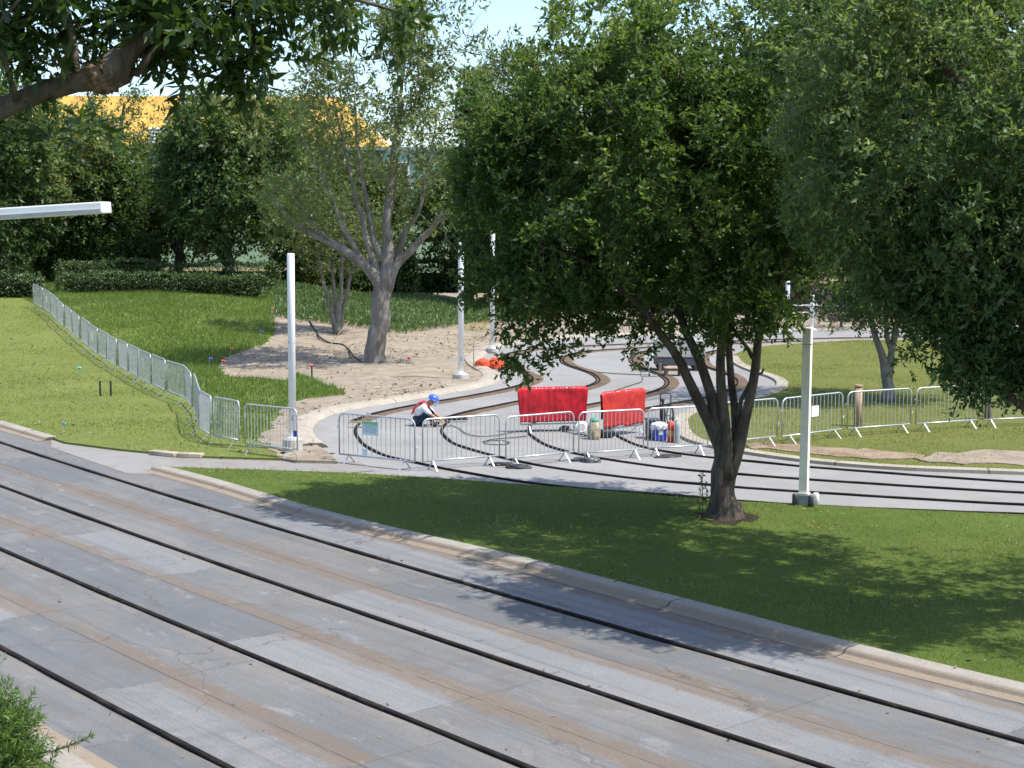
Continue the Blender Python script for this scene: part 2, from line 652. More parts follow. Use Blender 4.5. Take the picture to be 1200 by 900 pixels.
M['red'] = simple('red_tarp', (.46, .012, .022), .55, 0, .24, 2.5, .3)
M['orange'] = simple('orange_red_tarp', (.46, .032, .022), .45, 0, .14, 3.5, .4, c2=(.33, .014, .016))
M['bagor'] = simple('red_orange_mesh', (.72, .10, .045), .75, 0, .25, 16, .2, bmp=.6)
M['wood'] = barkmat('timber', (.27, .17, .10), (.40, .27, .17), 9, (.45, .33, .22))
M['woodg'] = barkmat('weathered_timber', (.16, .11, .09), (.24, .18, .15), 9, (.28, .22, .18))
M['genb'] = simple('beige_housing', (.40, .39, .36), .5, .1, .06, 3)
M['tan'] = simple('tan_canister', (.42, .33, .20), .6, 0, .3, 7, c2=(.16, .15, .09))
M['teal'] = simple('teal_cap', (.05, .28, .19), .5, 0, .1, 5)
M['sign'] = simple('pale_sign', (.55, .70, .72), .5, 0, .06, 18)
M['signw'] = simple('white_sign', (.78, .80, .78), .5, 0, .04, 12)
M['skin'] = simple('skin', (.32, .18, .11), .55, 0, .05, 20)
M['jean'] = simple('dark_denim', (.025, .035, .065), .85, 0, .2, 14, .2)
M['shirt'] = simple('white_shirt', (.72, .72, .74), .85, 0, .06, 9, .2)
M['pinkred'] = simple('red_harness', (.60, .05, .09), .6, 0, .1, 9)
M['helmet'] = simple('blue_helmet', (.04, .12, .52), .28, 0, .05, 5)
M['glove'] = simple('yellow_orange_glove', (.75, .33, .05), .7, 0, .15, 12)
M['hair'] = simple('dark_hair', (.015, .012, .01), .7, 0, .1, 20)
M['bark'] = barkmat('dark_bark', (.040, .032, .025), (.125, .100, .076), 9, (.185, .160, .125))
M['barkg'] = barkmat('grey_bark', (.11, .095, .08), (.23, .205, .175), 7, (.30, .28, .25))
M['barkd'] = barkmat('dull_bark', (.05, .045, .038), (.11, .095, .08), 7)  # darker grey-brown bark
M['twig'] = barkmat('twig_bark_grey', (.085, .070, .055), (.19, .165, .135), 9, (.26, .235, .20))
M['lf_main'] = leafmat('oak_leaves', (.046, .090, .024), (.138, .196, .054), (.215, .25, .09), .50, .46, .3)
M['lf_right'] = leafmat('evergreen_leaves', (.040, .082, .032), (.122, .180, .066), (.19, .23, .10), .48, .46, .3)
M['lf_pale'] = leafmat('pale_leaves', (.080, .115, .040), (.160, .195, .078), (.23, .245, .13), .48, .5)
M['lf_dark'] = leafmat('dark_leaves', (.040, .080, .026), (.115, .168, .052), (.19, .20, .08), .46, .5)
M['lf_mid'] = leafmat('mid_leaves', (.052, .088, .024), (.125, .160, .048), (.17, .18, .07), .38, .5)
M['lf_over'] = leafmat('laurel_leaves', (.030, .062, .014), (.090, .140, .030), (.20, .22, .08), .45, .38)
M['lf_hedge'] = leafmat('hedge_leaves', (.034, .062, .018), (.090, .130, .036), (.12, .15, .045), .2, .5)
M['lf_shrub'] = leafmat('needle_leaves', (.055, .115, .022), (.135, .220, .046), (.20, .28, .08), .4, .5)
M['lf_bed'] = leafmat('bed_leaves', (.050, .095, .028), (.120, .180, .056), (.17, .21, .085), .34, .5)
M['lf_twig'] = leafmat('dry_twigs', (.20, .15, .13), (.32, .25, .21), (.36, .28, .24), .1, .8)
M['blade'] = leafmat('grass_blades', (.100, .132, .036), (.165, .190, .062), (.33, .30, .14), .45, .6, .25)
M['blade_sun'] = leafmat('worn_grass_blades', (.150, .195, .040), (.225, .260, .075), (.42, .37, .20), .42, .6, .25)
M['blade_far'] = leafmat('yellowish_grass_blades', (.155, .180, .045), (.215, .225, .075), (.36, .32, .16), .42, .6, .25)
M['blade_lush'] = leafmat('lush_grass_blades', (.070, .125, .022), (.125, .190, .038), (.18, .23, .06), .42, .6, .25)
M['deadleaf'] = leafmat('dead_leaves', (.10, .06, .03), (.22, .15, .09), (.30, .24, .17), .1, .8)
M['wall_mint'] = simple('mint_wall', (.30, .42, .26), .8, 0, .05, .5, .2)
M['wall_teal'] = simple('teal_wall', (.15, .26, .235), .75, 0, .06, .5, .2)
M['yellow'] = simple('yellow_roof', (.56, .34, .06), .55, 0, .12, 1.1, .4, c2=(.34, .19, .04))
M['glass'] = simple('dark_glass', (.03, .04, .05), .15, 0, .1, 3)
M['louvre'] = simple('white_louvre', (.66, .68, .70), .6, 0, .05, 4)
M['mulch'] = dirtmat('dark_mulch', (.030, .022, .016), (.055, .040, .028), (.02, .015, .011), 6)
M['core'] = simple('hedge_inner_shade', (.010, .016, .007), .95, 0, .2, 4, .05)  # near-black: the shade inside a hedge put into the colour

# ------------------------------------------------------------------ trees
def vnoise(p, s, seed):
    r = np.random.default_rng(seed)
    out = np.zeros(len(p))
    for k in range(9):
        d = r.normal(size=3); d /= np.linalg.norm(d)
        out += np.sin(p @ d * s * r.uniform(.7, 1.6) + r.uniform(0, 6.28))
    return out / 9


def unit(a):
    return a / np.maximum(np.linalg.norm(a, axis=-1, keepdims=True), 1e-9)


def leaf_quads(pos, axis, L, Wd, r, fold=.25, up=.5):
    """rhombic folded leaves: pos (n,3) base, axis (n,3) unit"""
    n = len(pos)
    side = r.normal(size=(n, 3)); side[:, 2] *= (1 - up)
    side = side - axis * np.sum(side * axis, 1, keepdims=True)
    side = unit(side)
    nrm = np.cross(axis, side)
    L = L[:, None]; Wd = Wd[:, None]
    a = pos
    mid = pos + axis * L * .45
    b = mid + side * Wd * .5 + nrm * Wd * fold * .5
    c = pos + axis * L - nrm * L * .10
    d = mid - side * Wd * .5 + nrm * Wd * fold * .5
    V = np.stack([a, b, c, d], 1).reshape(-1, 3)
    return V


def crown_leaves(cl, out, per, sprig, leaf, r, droop=.0, up=.5, tintbase=None):
    """cl (n,3) cluster centres, out (n,3) outward directions"""
    n = len(cl)
    ns = 5
    per_s = max(1, per // ns)
    ctr = np.repeat(cl, ns, 0)
    o = np.repeat(out, ns, 0)
    sd = unit(o * .7 + r.normal(size=o.shape) * .75 + np.array([0, 0, .15 - droop]))
    sl = sprig * r.uniform(.5, 1.25, len(sd))
    st = ctr + r.normal(size=ctr.shape) * sprig * .30
    t = (np.arange(per_s) + .5) / per_s
    pos = st[:, None, :] + sd[:, None, :] * (sl[:, None] * t[None, :])[:, :, None]
    pos[:, :, 2] -= (droop * .5 + .08) * (sl[:, None] * t[None, :] ** 2)
    ax = unit(sd[:, None, :] * .6 + r.normal(size=pos.shape) * .75)
    pos = pos.reshape(-1, 3); ax = ax.reshape(-1, 3)
    ax[:, 2] -= droop * .6
    ax = unit(ax)
    m = len(pos)
    L = leaf[0] * np.clip(np.exp(r.normal(size=m) * .32), .4, 1.8)
    Wd = leaf[1] * r.uniform(.7, 1.25, m)
    tb = np.repeat(tintbase, ns * per_s) if tintbase is not None else .4
    tint = np.clip(tb + r.normal(size=m) * .16, 0, 1)
    # a few fresh pale leaves at sprig tips
    tip = np.tile(t, len(sd)) > .8
    tint = np.where(tip & (r.random(m) < .3), np.clip(tint + .25, 0, 1), tint)
    return leaf_quads(pos, ax, L, Wd, r, up=up), tint


def tree(name, label, cat, base, limbs, lobes, ncl, leaf, per, sprig, lm, bm_, seed, gap=.0, droop=.0, shell=.45,
         group=None, twig_r=.012, up=.5, extra=None, trunk_n=12, tint0=.46, bare=0, clump=.35):
    r = np.random.default_rng(seed)
    random.seed(seed)
    root = thing(name, label, cat, base, 0, group)
    B = np.array(base, float)
    # trunk and limbs
    mb = MB(); nodes = []; nrad = []
    for pl in limbs:
        pts = [Vector(p[:3]) for p in pl]; rad = [p[3] for p in pl]
        dense, dr = [], []
        cm = catmull(pts, .3)
        segl = [0]
        for i in range(1, len(pts)): segl.append(segl[-1] + (pts[i] - pts[i - 1]).length)
        acc = 0; prev = cm[0]
        for q in cm:
            acc += (q - prev).length; prev = q
            dense.append(q); dr.append(float(np.interp(acc / 1.02, segl, rad)))
        wb = [Vector(q) + Vector((noise.noise(q * 1.7 + Vector((seed, 0, 0))), noise.noise(q * 1.7 + Vector((0, seed, 0))), 0)) * min(.16, dr[i] * .55) * (1 if i else 0) for i, q in enumerate(dense)]
        mb.tube([Vector(q) - Vector(base) for q in wb], dr, trunk_n if rad[0] > .08 else 7, jitter=.05)
        for q, x in zip(wb, dr):
            nodes.append(tuple(q)); nrad.append(x)
    if extra: extra(mb, Vector(base))
    tr = mb.build('trunk', bm_, root, True)
    # cluster centres
    w = np.array([l[3] * l[4] * l[5] * (l[6] if len(l) > 6 else 1) for l in lobes]); w = w / w.sum()
    pts, outs = [], []
    need = ncl
    while need > 0:
        k = need * 3
        idx = r.choice(len(lobes), k, p=w)
        lo = np.array([l[:6] for l in lobes])[idx]
        d = unit(r.normal(size=(k, 3)))
        rad = (r.uniform(shell ** 3, 1, k)) ** (1 / 3)
        p = lo[:, :3] + d * rad[:, None] * lo[:, 3:6]
        nz = .6 * vnoise(p, 1.9 if lobes[0][3] < 6 else 1.2, seed) + clump * vnoise(p, 5.2, seed + 3)
        keep = nz > gap + r.normal(size=k) * .06
        p = p[keep][:need]; dd = d[keep][:need]
        pts.append(p); outs.append(dd); need -= len(p)
    cl = np.concatenate(pts); out = np.concatenate(outs)
    # twigs
    nd = np.array(nodes); nr = np.array(nrad)
    elig = nd[:, 2] > B[2] + .25 * (np.max([l[2] for l in lobes]) - B[2])
    nd, nr = nd[elig], nr[elig]
    dist = np.array([np.min(np.sum((nd - c) ** 2, 1)) for c in cl])
    order = np.argsort(dist)
    tw = MB()
    cap = len(nd) + 3 * len(cl)
    A = np.zeros((cap, 3)); A[:len(nd)] = nd
    RR = np.zeros(cap); RR[:len(nd)] = nr
    cnt = len(nd)
    for i in order:
        c = cl[i]
        j = int(np.argmin(np.sum((A[:cnt] - c) ** 2, 1)))
        q = A[j]
        dl = np.linalg.norm(c - q)
        r0 = min(RR[j] * .7, twig_r * (1 + dl * 1.2)); r0 = max(r0, twig_r * .5)
        m1 = q + (c - q) * .4 + r.normal(size=3) * dl * .09 + np.array([0, 0, .06 * dl])
        m2 = q + (c - q) * .75 + r.normal(size=3) * dl * .07 + np.array([0, 0, .05 * dl])
        tw.tube([q - B, m1 - B, m2 - B, c - B], [r0, r0 * .75, r0 * .55, r0 * .35], 4, cap=False)
        A[cnt] = m1; RR[cnt] = r0 * .8; A[cnt + 1] = m2; RR[cnt + 1] = r0 * .6; A[cnt + 2] = c; RR[cnt + 2] = r0 * .45
        cnt += 3
    for _ in range(bare):
        j = r.integers(len(nodes), cnt) if cnt > len(nodes) else 0
        q = A[j]; lo0 = np.array(lobes[int(r.integers(len(lobes)))][:3])
        d = unit((unit((q - lo0)[None])[0] * .8 + r.normal(size=3) * .6)[None])[0]
        L = r.uniform(.35, .9) * sprig * 2.6
        k1 = q + d * L * .5 + r.normal(size=3) * L * .08; k2 = q + d * L + r.normal(size=3) * L * .14
        tw.tube([q - B, k1 - B, k2 - B], [twig_r * .8, twig_r * .6, twig_r * .3], 4, cap=False)
        for _k in range(2):
            d2 = d + r.normal(size=3) * .6
            tw.tube([k1 - B, k1 + d2 * L * .4 - B], [twig_r * .45, twig_r * .2], 3, cap=False)
    br = tw.build('branches', M['twig'], root, True)
    tb = np.clip(tint0 + vnoise(cl, .9, seed + 5) * .75 + r.normal(size=len(cl)) * .18, 0, 1)
    V, ti = crown_leaves(cl - B, out, per, sprig, leaf, r, droop, up, tb)
    mesh_quads('crown', V, ti, lm, root)
    return root


def limb(pts, d, extra_d=None):
    """photo pixel limb [(px,py,radius,dd)] at distance d"""
    o = []
    for p in pts:
        q = P(p[0], p[1], d + (p[3] if len(p) > 3 else 0))
        o.append((q.x, q.y, q.z, p[2]))
    return o


def lobe(px, py, d, rx, ry, rz, w=1):
    q = P(px, py, d)
    return (q.x, q.y, q.z, rx, ry, rz, w)


# ------------------------------------------------------------------ setting: ground, pavement, roads
gp = [Vector((-400, -60)), Vector((400, -60)), Vector((400, 1500)), Vector((-400, 1500))]
me = bpy.data.meshes.new('ground')
gv, gf = [], []
xs = np.concatenate([np.arange(-400, -60, 40), np.arange(-60, 60, 4), np.arange(60, 401, 40)])
ysv = np.concatenate([np.arange(-60, 30, 10), np.arange(30, 130, 4), np.arange(130, 1500, 90)])
for y in ysv:
    for x in xs:
        gv.append((x, y, float(Hf(x, y)) - .05))
nx = len(xs)
for j in range(len(ysv) - 1):
    for i in range(nx - 1):
        gf.append([j * nx + i, j * nx + i + 1, (j + 1) * nx + i + 1, (j + 1) * nx + i])
me.from_pydata(gv, [], gf); me.update()
tag(link_mesh('ground', me, M['ground'], None, True), kind='structure')

# base pavement (back road and junction)
pv = [G(-700, 700), G(-700, 480), G(150, 450), G(330, 470), G(420, 440), G(560, 415), G(600, 392), G(760, 385), G(1000, 382.5), G(1300, 380), G(1700, 380), G(2400, 560), G(2400, 700)]
pv = [(p.x, p.y) for p in pv]
sheet('pavement', pv, 0.0, M['pave'], 3.0, 0, 'structure', 0)

# near road rails, fitted in a rotated frame
AX = Vector((.635, -.772)); NX = Vector((.772, .635))
lines_px = [
    [(0, 517), (100, 548), (200, 579), (262, 599), (350, 627), (425, 646), (500, 664), (600, 695), (750, 742), (900, 786), (1050, 825), (1200, 862)],
    [(0, 564), (100, 598), (200, 637), (300, 670), (400, 707), (500, 745), (600, 779), (700, 812), (800, 850), (975, 898)],
    [(0, 634), (100, 677), (200, 722), (300, 770), (400, 812), (500, 855), (600, 895)],
    [(0, 748), (100, 805), (200, 865), (260, 900)]]


def fit(pxs, z=0, deg=2):
    a = np.array([[AX.dot(G(x, y, z).xy), NX.dot(G(x, y, z).xy)] for x, y in pxs])
    return np.polyfit(a[:, 0], a[:, 1], deg), a


fits = [fit(l, .05)[0] for l in lines_px[:2]]
c1 = fits[0]
print('rail1 poly', c1, 'rail2', fits[1])
offs = []
for l in lines_px:
    _, a = fit(l, .05)
    offs.append(float(np.mean(a[:, 1] - np.polyval(c1, a[:, 0]))))
print('rail offsets', offs)


def lanepath(off, a0=-75, a1=8, step=.4):
    o = []
    for a in np.arange(a0, a1, step):
        ac = a
        # beyond the photographed stretch the curve goes on straight
        lo = -36.0
        if ac < lo:
            n = np.polyval(c1, lo) + np.polyval(np.polyder(c1), lo) * (ac - lo)
            sl = np.polyval(np.polyder(c1), lo)
        else:
            n = np.polyval(c1, ac); sl = np.polyval(np.polyder(c1), ac)
        t = Vector((1, sl)).normalized()
        # lane offset measured square to the lane
        aa = ac - t.y * off; nn = n + t.x * off
        xy = AX * aa + NX * nn
        o.append(Vector((xy.x, xy.y, 0)))
    return o


# the road surface as a strip with lane UVs (v=0 at 1.1 m right of rail 1 ...)
lanes = np.arange(1.15, -8.4, -.45)
strip = [lanepath(o) for o in lanes]
vs, fs, uvs = [], [], []
n = len(strip[0])
for k, s in enumerate(strip):
    vs += [Vector((p.x, p.y, .006)) for p in s]
for k in range(len(strip) - 1):
    for i in range(n - 1):
        fs.append([k * n + i, (k + 1) * n + i, (k + 1) * n + i + 1, k * n + i + 1])
        for kk, ii in ((k, i), (k + 1, i), (k + 1, i + 1), (k, i + 1)):
            uvs.append((ii * .4, 6.6 - lanes[kk]))
me = bpy.data.meshes.new('road')
me.from_pydata(vs, [], fs)
u = me.uv_layers.new(name='UVMap'); u.data.foreach_set('uv', [c for p in uvs for c in p]); me.update()
tag(link_mesh('road', me, M['road']), kind='structure')

rail_prof = [(-.036, 0), (-.035, .032), (-.027, .041), (.027, .041), (.035, .032), (.036, 0)]
rl = ['black guide rail of the near road nearest the island kerb', 'black guide rail of the near road, second from the island kerb',
      'black guide rail of the near road, third from the island kerb', 'black guide rail of the near road beside the green shrub']
for i, of in enumerate(offs):
    o = sweep('guide_rail', lanepath(of), rail_prof, M['rail'], wob=.012)
    tag(o, rl[i], 'rail', 'guide rails of the near road')

# path between the roads
pth = [G(60, 512), G(76, 518), G(140, 526), G(178, 530), G(238, 534), G(333, 537), G(420, 541), G(440, 552), G(395, 556), G(200, 556), G(150, 556), G(60, 525)]
sheet('path', [(p.x, p.y) for p in pth], .012, M['path'], 1.5, 0, 'structure', 0)

# ------------------------------------------------------------------ lawns
LZ = .06
kerb_out_px = [(187, 547), (267, 568), (345, 592), (450, 619), (600, 653), (710, 682), (850, 718), (1025, 765), (1200, 806)]
k_out = [G(x, y, LZ) for x, y in kerb_out_px]
d_ = (k_out[-1] - k_out[-2]).normalized()
k_out.append(k_out[-1] + d_ * 4); k_out.append(k_out[-1] + d_ * 8)
k_out = smooth_path(catmull(k_out, .4), 6)
isl_top = [G(x, y, LZ) for x, y in [(1900, 632), (1400, 612), (1200, 603), (1060, 597), (940, 591), (870, 587.5), (800, 582.5), (700, 574), (600, 566.5), (500, 559), (400, 553.5), (300, 550), (215, 547.5)]]
isl = [p.xy.to_tuple() for p in k_out] + [p.xy.to_tuple() for p in isl_top]
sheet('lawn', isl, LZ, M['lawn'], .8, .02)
# island kerb with gutter
kp = [(-.40, -.02), (-.40, .010), (-.30, .014), (-.22, .022), (-.19, .060), (-.16, .078), (-.10, .084), (.10, .086), (.13, .07), (.13, -.02)]
path_k = [Vector((p.x, p.y, 0)) for p in k_out]
# travel runs towards the camera-right; the road lies to the right of travel
kprof = [(-o, z) for o, z in kp]
tag(sweep('kerb', path_k, kprof, M['kerb'], wob=.004, smooth=False), kind='structure')

# left lawn
kl_px = [(-400, 375), (-200, 438), (-60, 478), (0, 495), (62, 513)]
kl = [G(x, y, LZ) for x, y in kl_px]
kl_s = smooth_path(catmull(kl, .5), 2)
left_lawn_px = [(76, 518), (140, 526), (178, 530), (238, 534.5), (333, 538), (312, 521), (318, 500), (345, 472), (398, 464), (404, 459), (387, 453), (349, 438), (338, 446), (300, 443), (268, 441), (260, 424), (285, 412), (312, 402), (320, 390), (322, 374)]
edge_ = []
for q in catmull([T(x, y, LZ) for x, y in left_lawn_px[4:]], .22):
    edge_.append((q.x + .28 * noise.noise(Vector((q.x * 1.6, q.y * 1.6, 2))) + .12 * noise.noise(Vector((q.x * 5, q.y * 5, 2))), q.y + .5 * noise.noise(Vector((q.x * 1.6, q.y * 1.6, 9)))))
ll = [p.xy.to_tuple() for p in kl_s] + [T(x, y, LZ).xy.to_tuple() for x, y in left_lawn_px[:4]] + edge_
endp = T(318, 366, LZ)
ll += [(endp.x, endp.y), (-15, 100), (-60, 105), (-75, 80)]
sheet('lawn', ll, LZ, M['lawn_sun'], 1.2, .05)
path_kl = [Vector((p.x, p.y, 0)) for p in kl_s]
tag(sweep('kerb', path_kl, kprof, M['kerb'], wob=.012), kind='structure')

# kerb remnants along the path edge (loose kerb stones)
for i, (a, b) in enumerate([((178, 533), (207, 536)), ((209, 536), (238, 537))]):
    pa, pb = G(*a), G(*b)
    s = MB().box((0, 0, .05), ((pb - pa).length, .22, .10), bev=.02)
    o = s.build('kerb_stone', simple('kerb_stone_concrete', (.40, .335, .25), .9, 0, .2, 5, .2))
    mid = (pa + pb) / 2
    o.location = (mid.x, mid.y, .012)
    o.rotation_euler = (0, 0, math.atan2(pb.y - pa.y, pb.x - pa.x))
    tag(o, ['tan kerb stone lying at the path edge below the lawn, end toward the near road', 'tan kerb stone lying at the path edge below the lawn, end toward the barriers'][i], 'kerb stone', 'loose kerb stones')

# right lawn
rl_px = [(857, 417), (862, 424), (875, 431), (893, 437), (908, 442), (915, 447.5), (912, 454), (900, 459.5), (880, 465), (840, 474), (808, 481), (795, 489), (795, 500), (806, 513), (833, 521), (883, 530), (933, 537), (1033, 546), (1200, 552.5), (1400, 559), (1900, 575)]
rlw = [G(x, y, LZ) for x, y in rl_px]
rlw_s = catmull(rlw, .4)
top = [G(x, y, LZ) for x, y in [(2200, 420), (1500, 398), (1300, 397), (1000, 398.5), (940, 402), (900, 405), (875, 408.5)]]
rlp = [p.xy.to_tuple() for p in rlw_s] + [p.xy.to_tuple() for p in top]
sheet('lawn', rlp, LZ, M['lawn_far'], 1.2, .03)
flat_prof = [(.0, -.02), (.0, .112), (-.10, .116), (-.38, .108), (-.46, .06), (-.5, .0), (-.5, -.02)]
tag(sweep('kerb', smooth_path([Vector((p.x, p.y, 0)) for p in rlw_s], 3), [(o * -1 - 0.0, z) for o, z in [(-.12, -.02), (-.12, .072), (0, .078), (.24, .070), (.31, .045), (.36, .010), (.36, -.02)]][::-1], M['kerb2'], wob=.008), kind='structure')
def ragged(pxs, seed, amp=.22):
    p = catmull([G(x, y, LZ) for x, y in pxs] + [G(pxs[0][0], pxs[0][1], LZ)], .25)[:-1]
    return [(q.x + amp * noise.noise(Vector((q.x * 2.1, q.y * 2.1, seed))), q.y + amp * 3 * noise.noise(Vector((q.x * 1.7, q.y * 1.7, seed + 7)))) for q in p]


sheet('bare_soil', ragged([(866, 519), (905, 520), (960, 523), (1020, 528), (1080, 534), (1050, 539), (1000, 537), (930, 530), (890, 526)], 3), LZ + .02, M['mud'], .5, .03, 'structure', .03)
sheet('bare_soil', ragged([(1085, 533), (1140, 529), (1210, 531), (1300, 533), (1300, 550), (1200, 545), (1130, 543), (1075, 540)], 5), LZ + .02, M['soil2'], .5, .03, 'structure', .03)

# sandy dirt round the trees, with the kerb of the back road
dk_px = [(372, 521), (360, 512), (354, 503), (356, 495), (366, 488), (382, 481.5), (400, 477), (440, 471), (467, 466.5), (500, 461), (533, 455.5), (560, 450), (575, 445), (579, 440), (574, 434), (562, 428), (556, 421), (562, 413), (580, 405), (610, 399), (650, 394.5), (720, 391.5), (800, 389.5), (900, 387), (1000, 384.5), (1400, 381)]
dk = [G(x, y, .08) for x, y in dk_px]
dk_s = catmull(dk, .4)
dirt_px = [(1400, 372), (1000, 376), (760, 376), (640, 372)]
dirt = [p.xy.to_tuple() for p in dk_s] + [(60, 118), (-13, 118), (endp.x, endp.y)] + edge_[::-1] + [T(x, y, .06).xy.to_tuple() for x, y in [(345, 540), (395, 541), (385, 531)]]
sheet('dirt', dirt, .075, M['dirt'], .7, .13)
tag(sweep('kerb', smooth_path([Vector((p.x, p.y, 0)) for p in dk_s], 3), [(-.36, -.02), (-.36, .09), (-.2, .118), (.10, .112), (.20, .07), (.26, .012), (.26, -.02)][::-1], M['kerb2'], wob=.01), kind='structure')
dl_px = [(372, 521), (385, 530), (392, 536)]

# ------------------------------------------------------------------ back road rails and trenches
near_px = {
    'a': [(1700, 616), (1400, 607), (1200, 600), (1000, 592.5), (900, 587), (800, 579), (700, 571.5), (650, 567), (587, 558.5), (533, 549.5), (487, 540), (450, 531.5), (430, 522), (419, 510), (415, 501), (421, 494.5)],
    'b': [(1700, 605), (1400, 596), (1200, 589), (1000, 577.5), (900, 571), (800, 563.5), (733, 557), (667, 548.5), (613, 540), (580, 532), (543, 522.5), (523, 512), (517, 501), (525, 492.5)],
    'c': [(1700, 590), (1400, 582), (1200, 575), (1000, 563), (900, 556), (800, 548), (717, 537), (677, 530), (647, 523), (628, 513), (619, 505), (620, 497), (632, 490)],
    'd': [(1700, 578), (1400, 570), (1200, 563), (1000, 549), (900, 540.5), (800, 530), (753, 522), (733, 514), (718, 506), (712, 499), (718, 492), (735, 485.5)]}
far_px = {
    'a': [(421, 494.5), (440, 487), (467, 480.5), (510, 472.5), (550, 466), (590, 458.5), (615, 452.5), (629, 446), (627, 441.5), (618, 437), (604, 432), (594, 426), (592, 420), (602, 414.5), (625, 410.5), (653, 408), (700, 405.5), (760, 403), (840, 400.5), (950, 397.5), (1060, 395.5)],
    'b': [(525, 492.5), (540, 487), (567, 480.5), (605, 473), (650, 464), (685, 456.5), (704, 450), (708, 446), (703, 440.5), (692, 435.5), (676, 430.5), (665, 425.5), (664, 420), (676, 415), (700, 411.5), (740, 409), (800, 405.5), (860, 403), (950, 400)],
    'c': [(632, 490), (660, 483), (700, 474.5), (735, 468.5), (765, 462), (783, 455.5), (788.5, 449.5), (785, 443.5), (774, 438), (758, 432), (747, 426.5), (744.5, 421), (750, 415.5), (764, 411.5), (790, 408.5), (830, 405.5)],
    'd': [(735, 485.5), (767, 479), (800, 473), (830, 467.5), (852, 461.5), (866, 454), (869, 447.5), (861, 440), (845, 434.5), (830, 429), (824, 422.5), (826, 416.5), (838, 412.5), (858, 409)]}
nm = {'a': ['outermost dark guide rail of the back road, passing nearest the island grass', 'excavated guide rail trench bending nearest the red mesh bags'],
      'b': ['dark guide rail of the back road running in front of the worker', 'excavated guide rail trench starting at the worker and passing behind the red tarp'],
      'c': ['dark guide rail of the back road passing below the red tarp', 'excavated guide rail trench snaking past the generator'],
      'd': ['innermost dark guide rail of the back road beside the right lawn kerb', 'excavated guide rail trench looping behind the big tree trunk']}
for k in 'abcd':
    pth_ = smooth_path(catmull([G(x, y, .06) for x, y in near_px[k]], .3), 5)
    pth_ = [Vector((p.x, p.y, 0)) for p in pth_]
    tag(sweep('guide_rail', pth_, rail_prof, M['rail'], wob=.012), nm[k][0], 'rail', 'guide rails of the back road')
    pf = smooth_path(catmull([G(x, y, .0) for x, y in far_px[k]], .3), 5)
    pf = [Vector((p.x, p.y, 0)) for p in pf]
    root = thing('rail_trench', nm[k][1], 'trench', (0, 0, 0), 0, 'excavated rail trenches')
    sweep('soil_strip', pf, [(-.24, .0), (-.21, .012), (.0, .018), (.21, .012), (.24, .0)], M['trench'], root, wob=.010)
    sweep('rail', pf, [(o * .8 - .12, z * .75 + .012) for o, z in rail_prof], M['rail'], root, wob=.01)
    sweep('cut_edge', pf, [(-.255, 0), (-.255, .03), (-.225, .03), (-.225, 0)], M['rail'], root, wob=.008)

# ------------------------------------------------------------------ grass blades
def grass(name, poly, z0, dens, hgt, wid, m, label, seed, ymax=None, ymin=None, dryfn=None, xr=None):
    r = np.random.default_rng(seed)
    xs = np.array([p[0] for p in poly]); ys = np.array([p[1] for p in poly])
    y0, y1 = max(ys.min(), ymin or -1e9), min(ys.max(), ymax or 1e9)
    x0, x1 = xs.min(), xs.max()
    # keep to what the view can hold
    X1 = y1 * .345 + 3
    x0, x1 = max(x0, -X1), min(x1, X1)
    nn = int((x1 - x0) * (y1 - y0) * dens)
    x = r.uniform(x0, x1, nn); y = r.uniform(y0, y1, nn)
    ok = in_poly(x, y, poly) & (np.abs(x) < y * .345 + 1.5)
    if xr is not None: ok &= xr(x, y)
    x, y = x[ok], y[ok]
    p3 = np.stack([x, y, np.zeros_like(x)], 1)
    pn = vnoise(p3, 1.1, seed) + .6 * vnoise(p3, 4.0, seed + 1)
    hh = hgt * r.uniform(.5, 1.25, len(x)) * (1 + .55 * pn)
    z = Hf(x, y) + z0 - .015
    az = r.uniform(0, 2 * np.pi, len(x))
    lean = r.normal(size=(len(x), 2)) * hh[:, None] * .45
    w = wid * r.uniform(.6, 1.3, len(x)) * .5
    a = np.stack([x - np.cos(az) * w, y - np.sin(az) * w, z], 1)
    b = np.stack([x + np.cos(az) * w, y + np.sin(az) * w, z], 1)
    c = np.stack([x + lean[:, 0], y + lean[:, 1], z + hh], 1)
    V = np.stack([a, b, c], 1).reshape(-1, 3)
    ti = np.clip(.4 + .35 * pn + r.normal(size=len(x)) * .15, 0, .8)
    dry = (vnoise(p3, .8, seed + 9) + .7 * vnoise(p3, 3.2, seed + 11) > .30) & (r.random(len(x)) < .45)
    dry |= r.random(len(x)) < .05
    ti = np.where(dry, r.uniform(.85, 1, len(x)), ti)
    o = mesh_quads(name, V, ti, m, None, 3)
    return tag(o, label, 'grass', None, 'stuff')


fence_line_px = [(0, 340), (30, 356), (62, 374), (107, 415), (133, 430), (160, 447), (185, 459), (204, 467), (224, 474), (232, 492), (235, 500), (250, 510), (284, 517), (351, 527)]
FL = [T(x, y, LZ) for x, y in fence_line_px]
fx = np.array([p.y for p in FL][::-1]); fxx = np.array([p.x for p in FL][::-1])
right_of = lambda x, y: x > np.interp(y, fx, fxx) + .25
left_of = lambda x, y: x < np.interp(y, fx, fxx) + .25
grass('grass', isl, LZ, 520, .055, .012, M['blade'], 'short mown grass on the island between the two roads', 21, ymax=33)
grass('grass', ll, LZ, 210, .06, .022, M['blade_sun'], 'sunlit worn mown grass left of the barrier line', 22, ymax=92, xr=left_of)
grass('grass', ll, LZ, 230, .17, .026, M['blade_lush'], 'longer lush grass between barrier line and sandy dirt', 23, ymax=92, xr=right_of)
grass('grass', rlp, LZ, 170, .055, .024, M['blade_far'], 'yellowish mown grass round the wooden posts', 24, ymax=72)

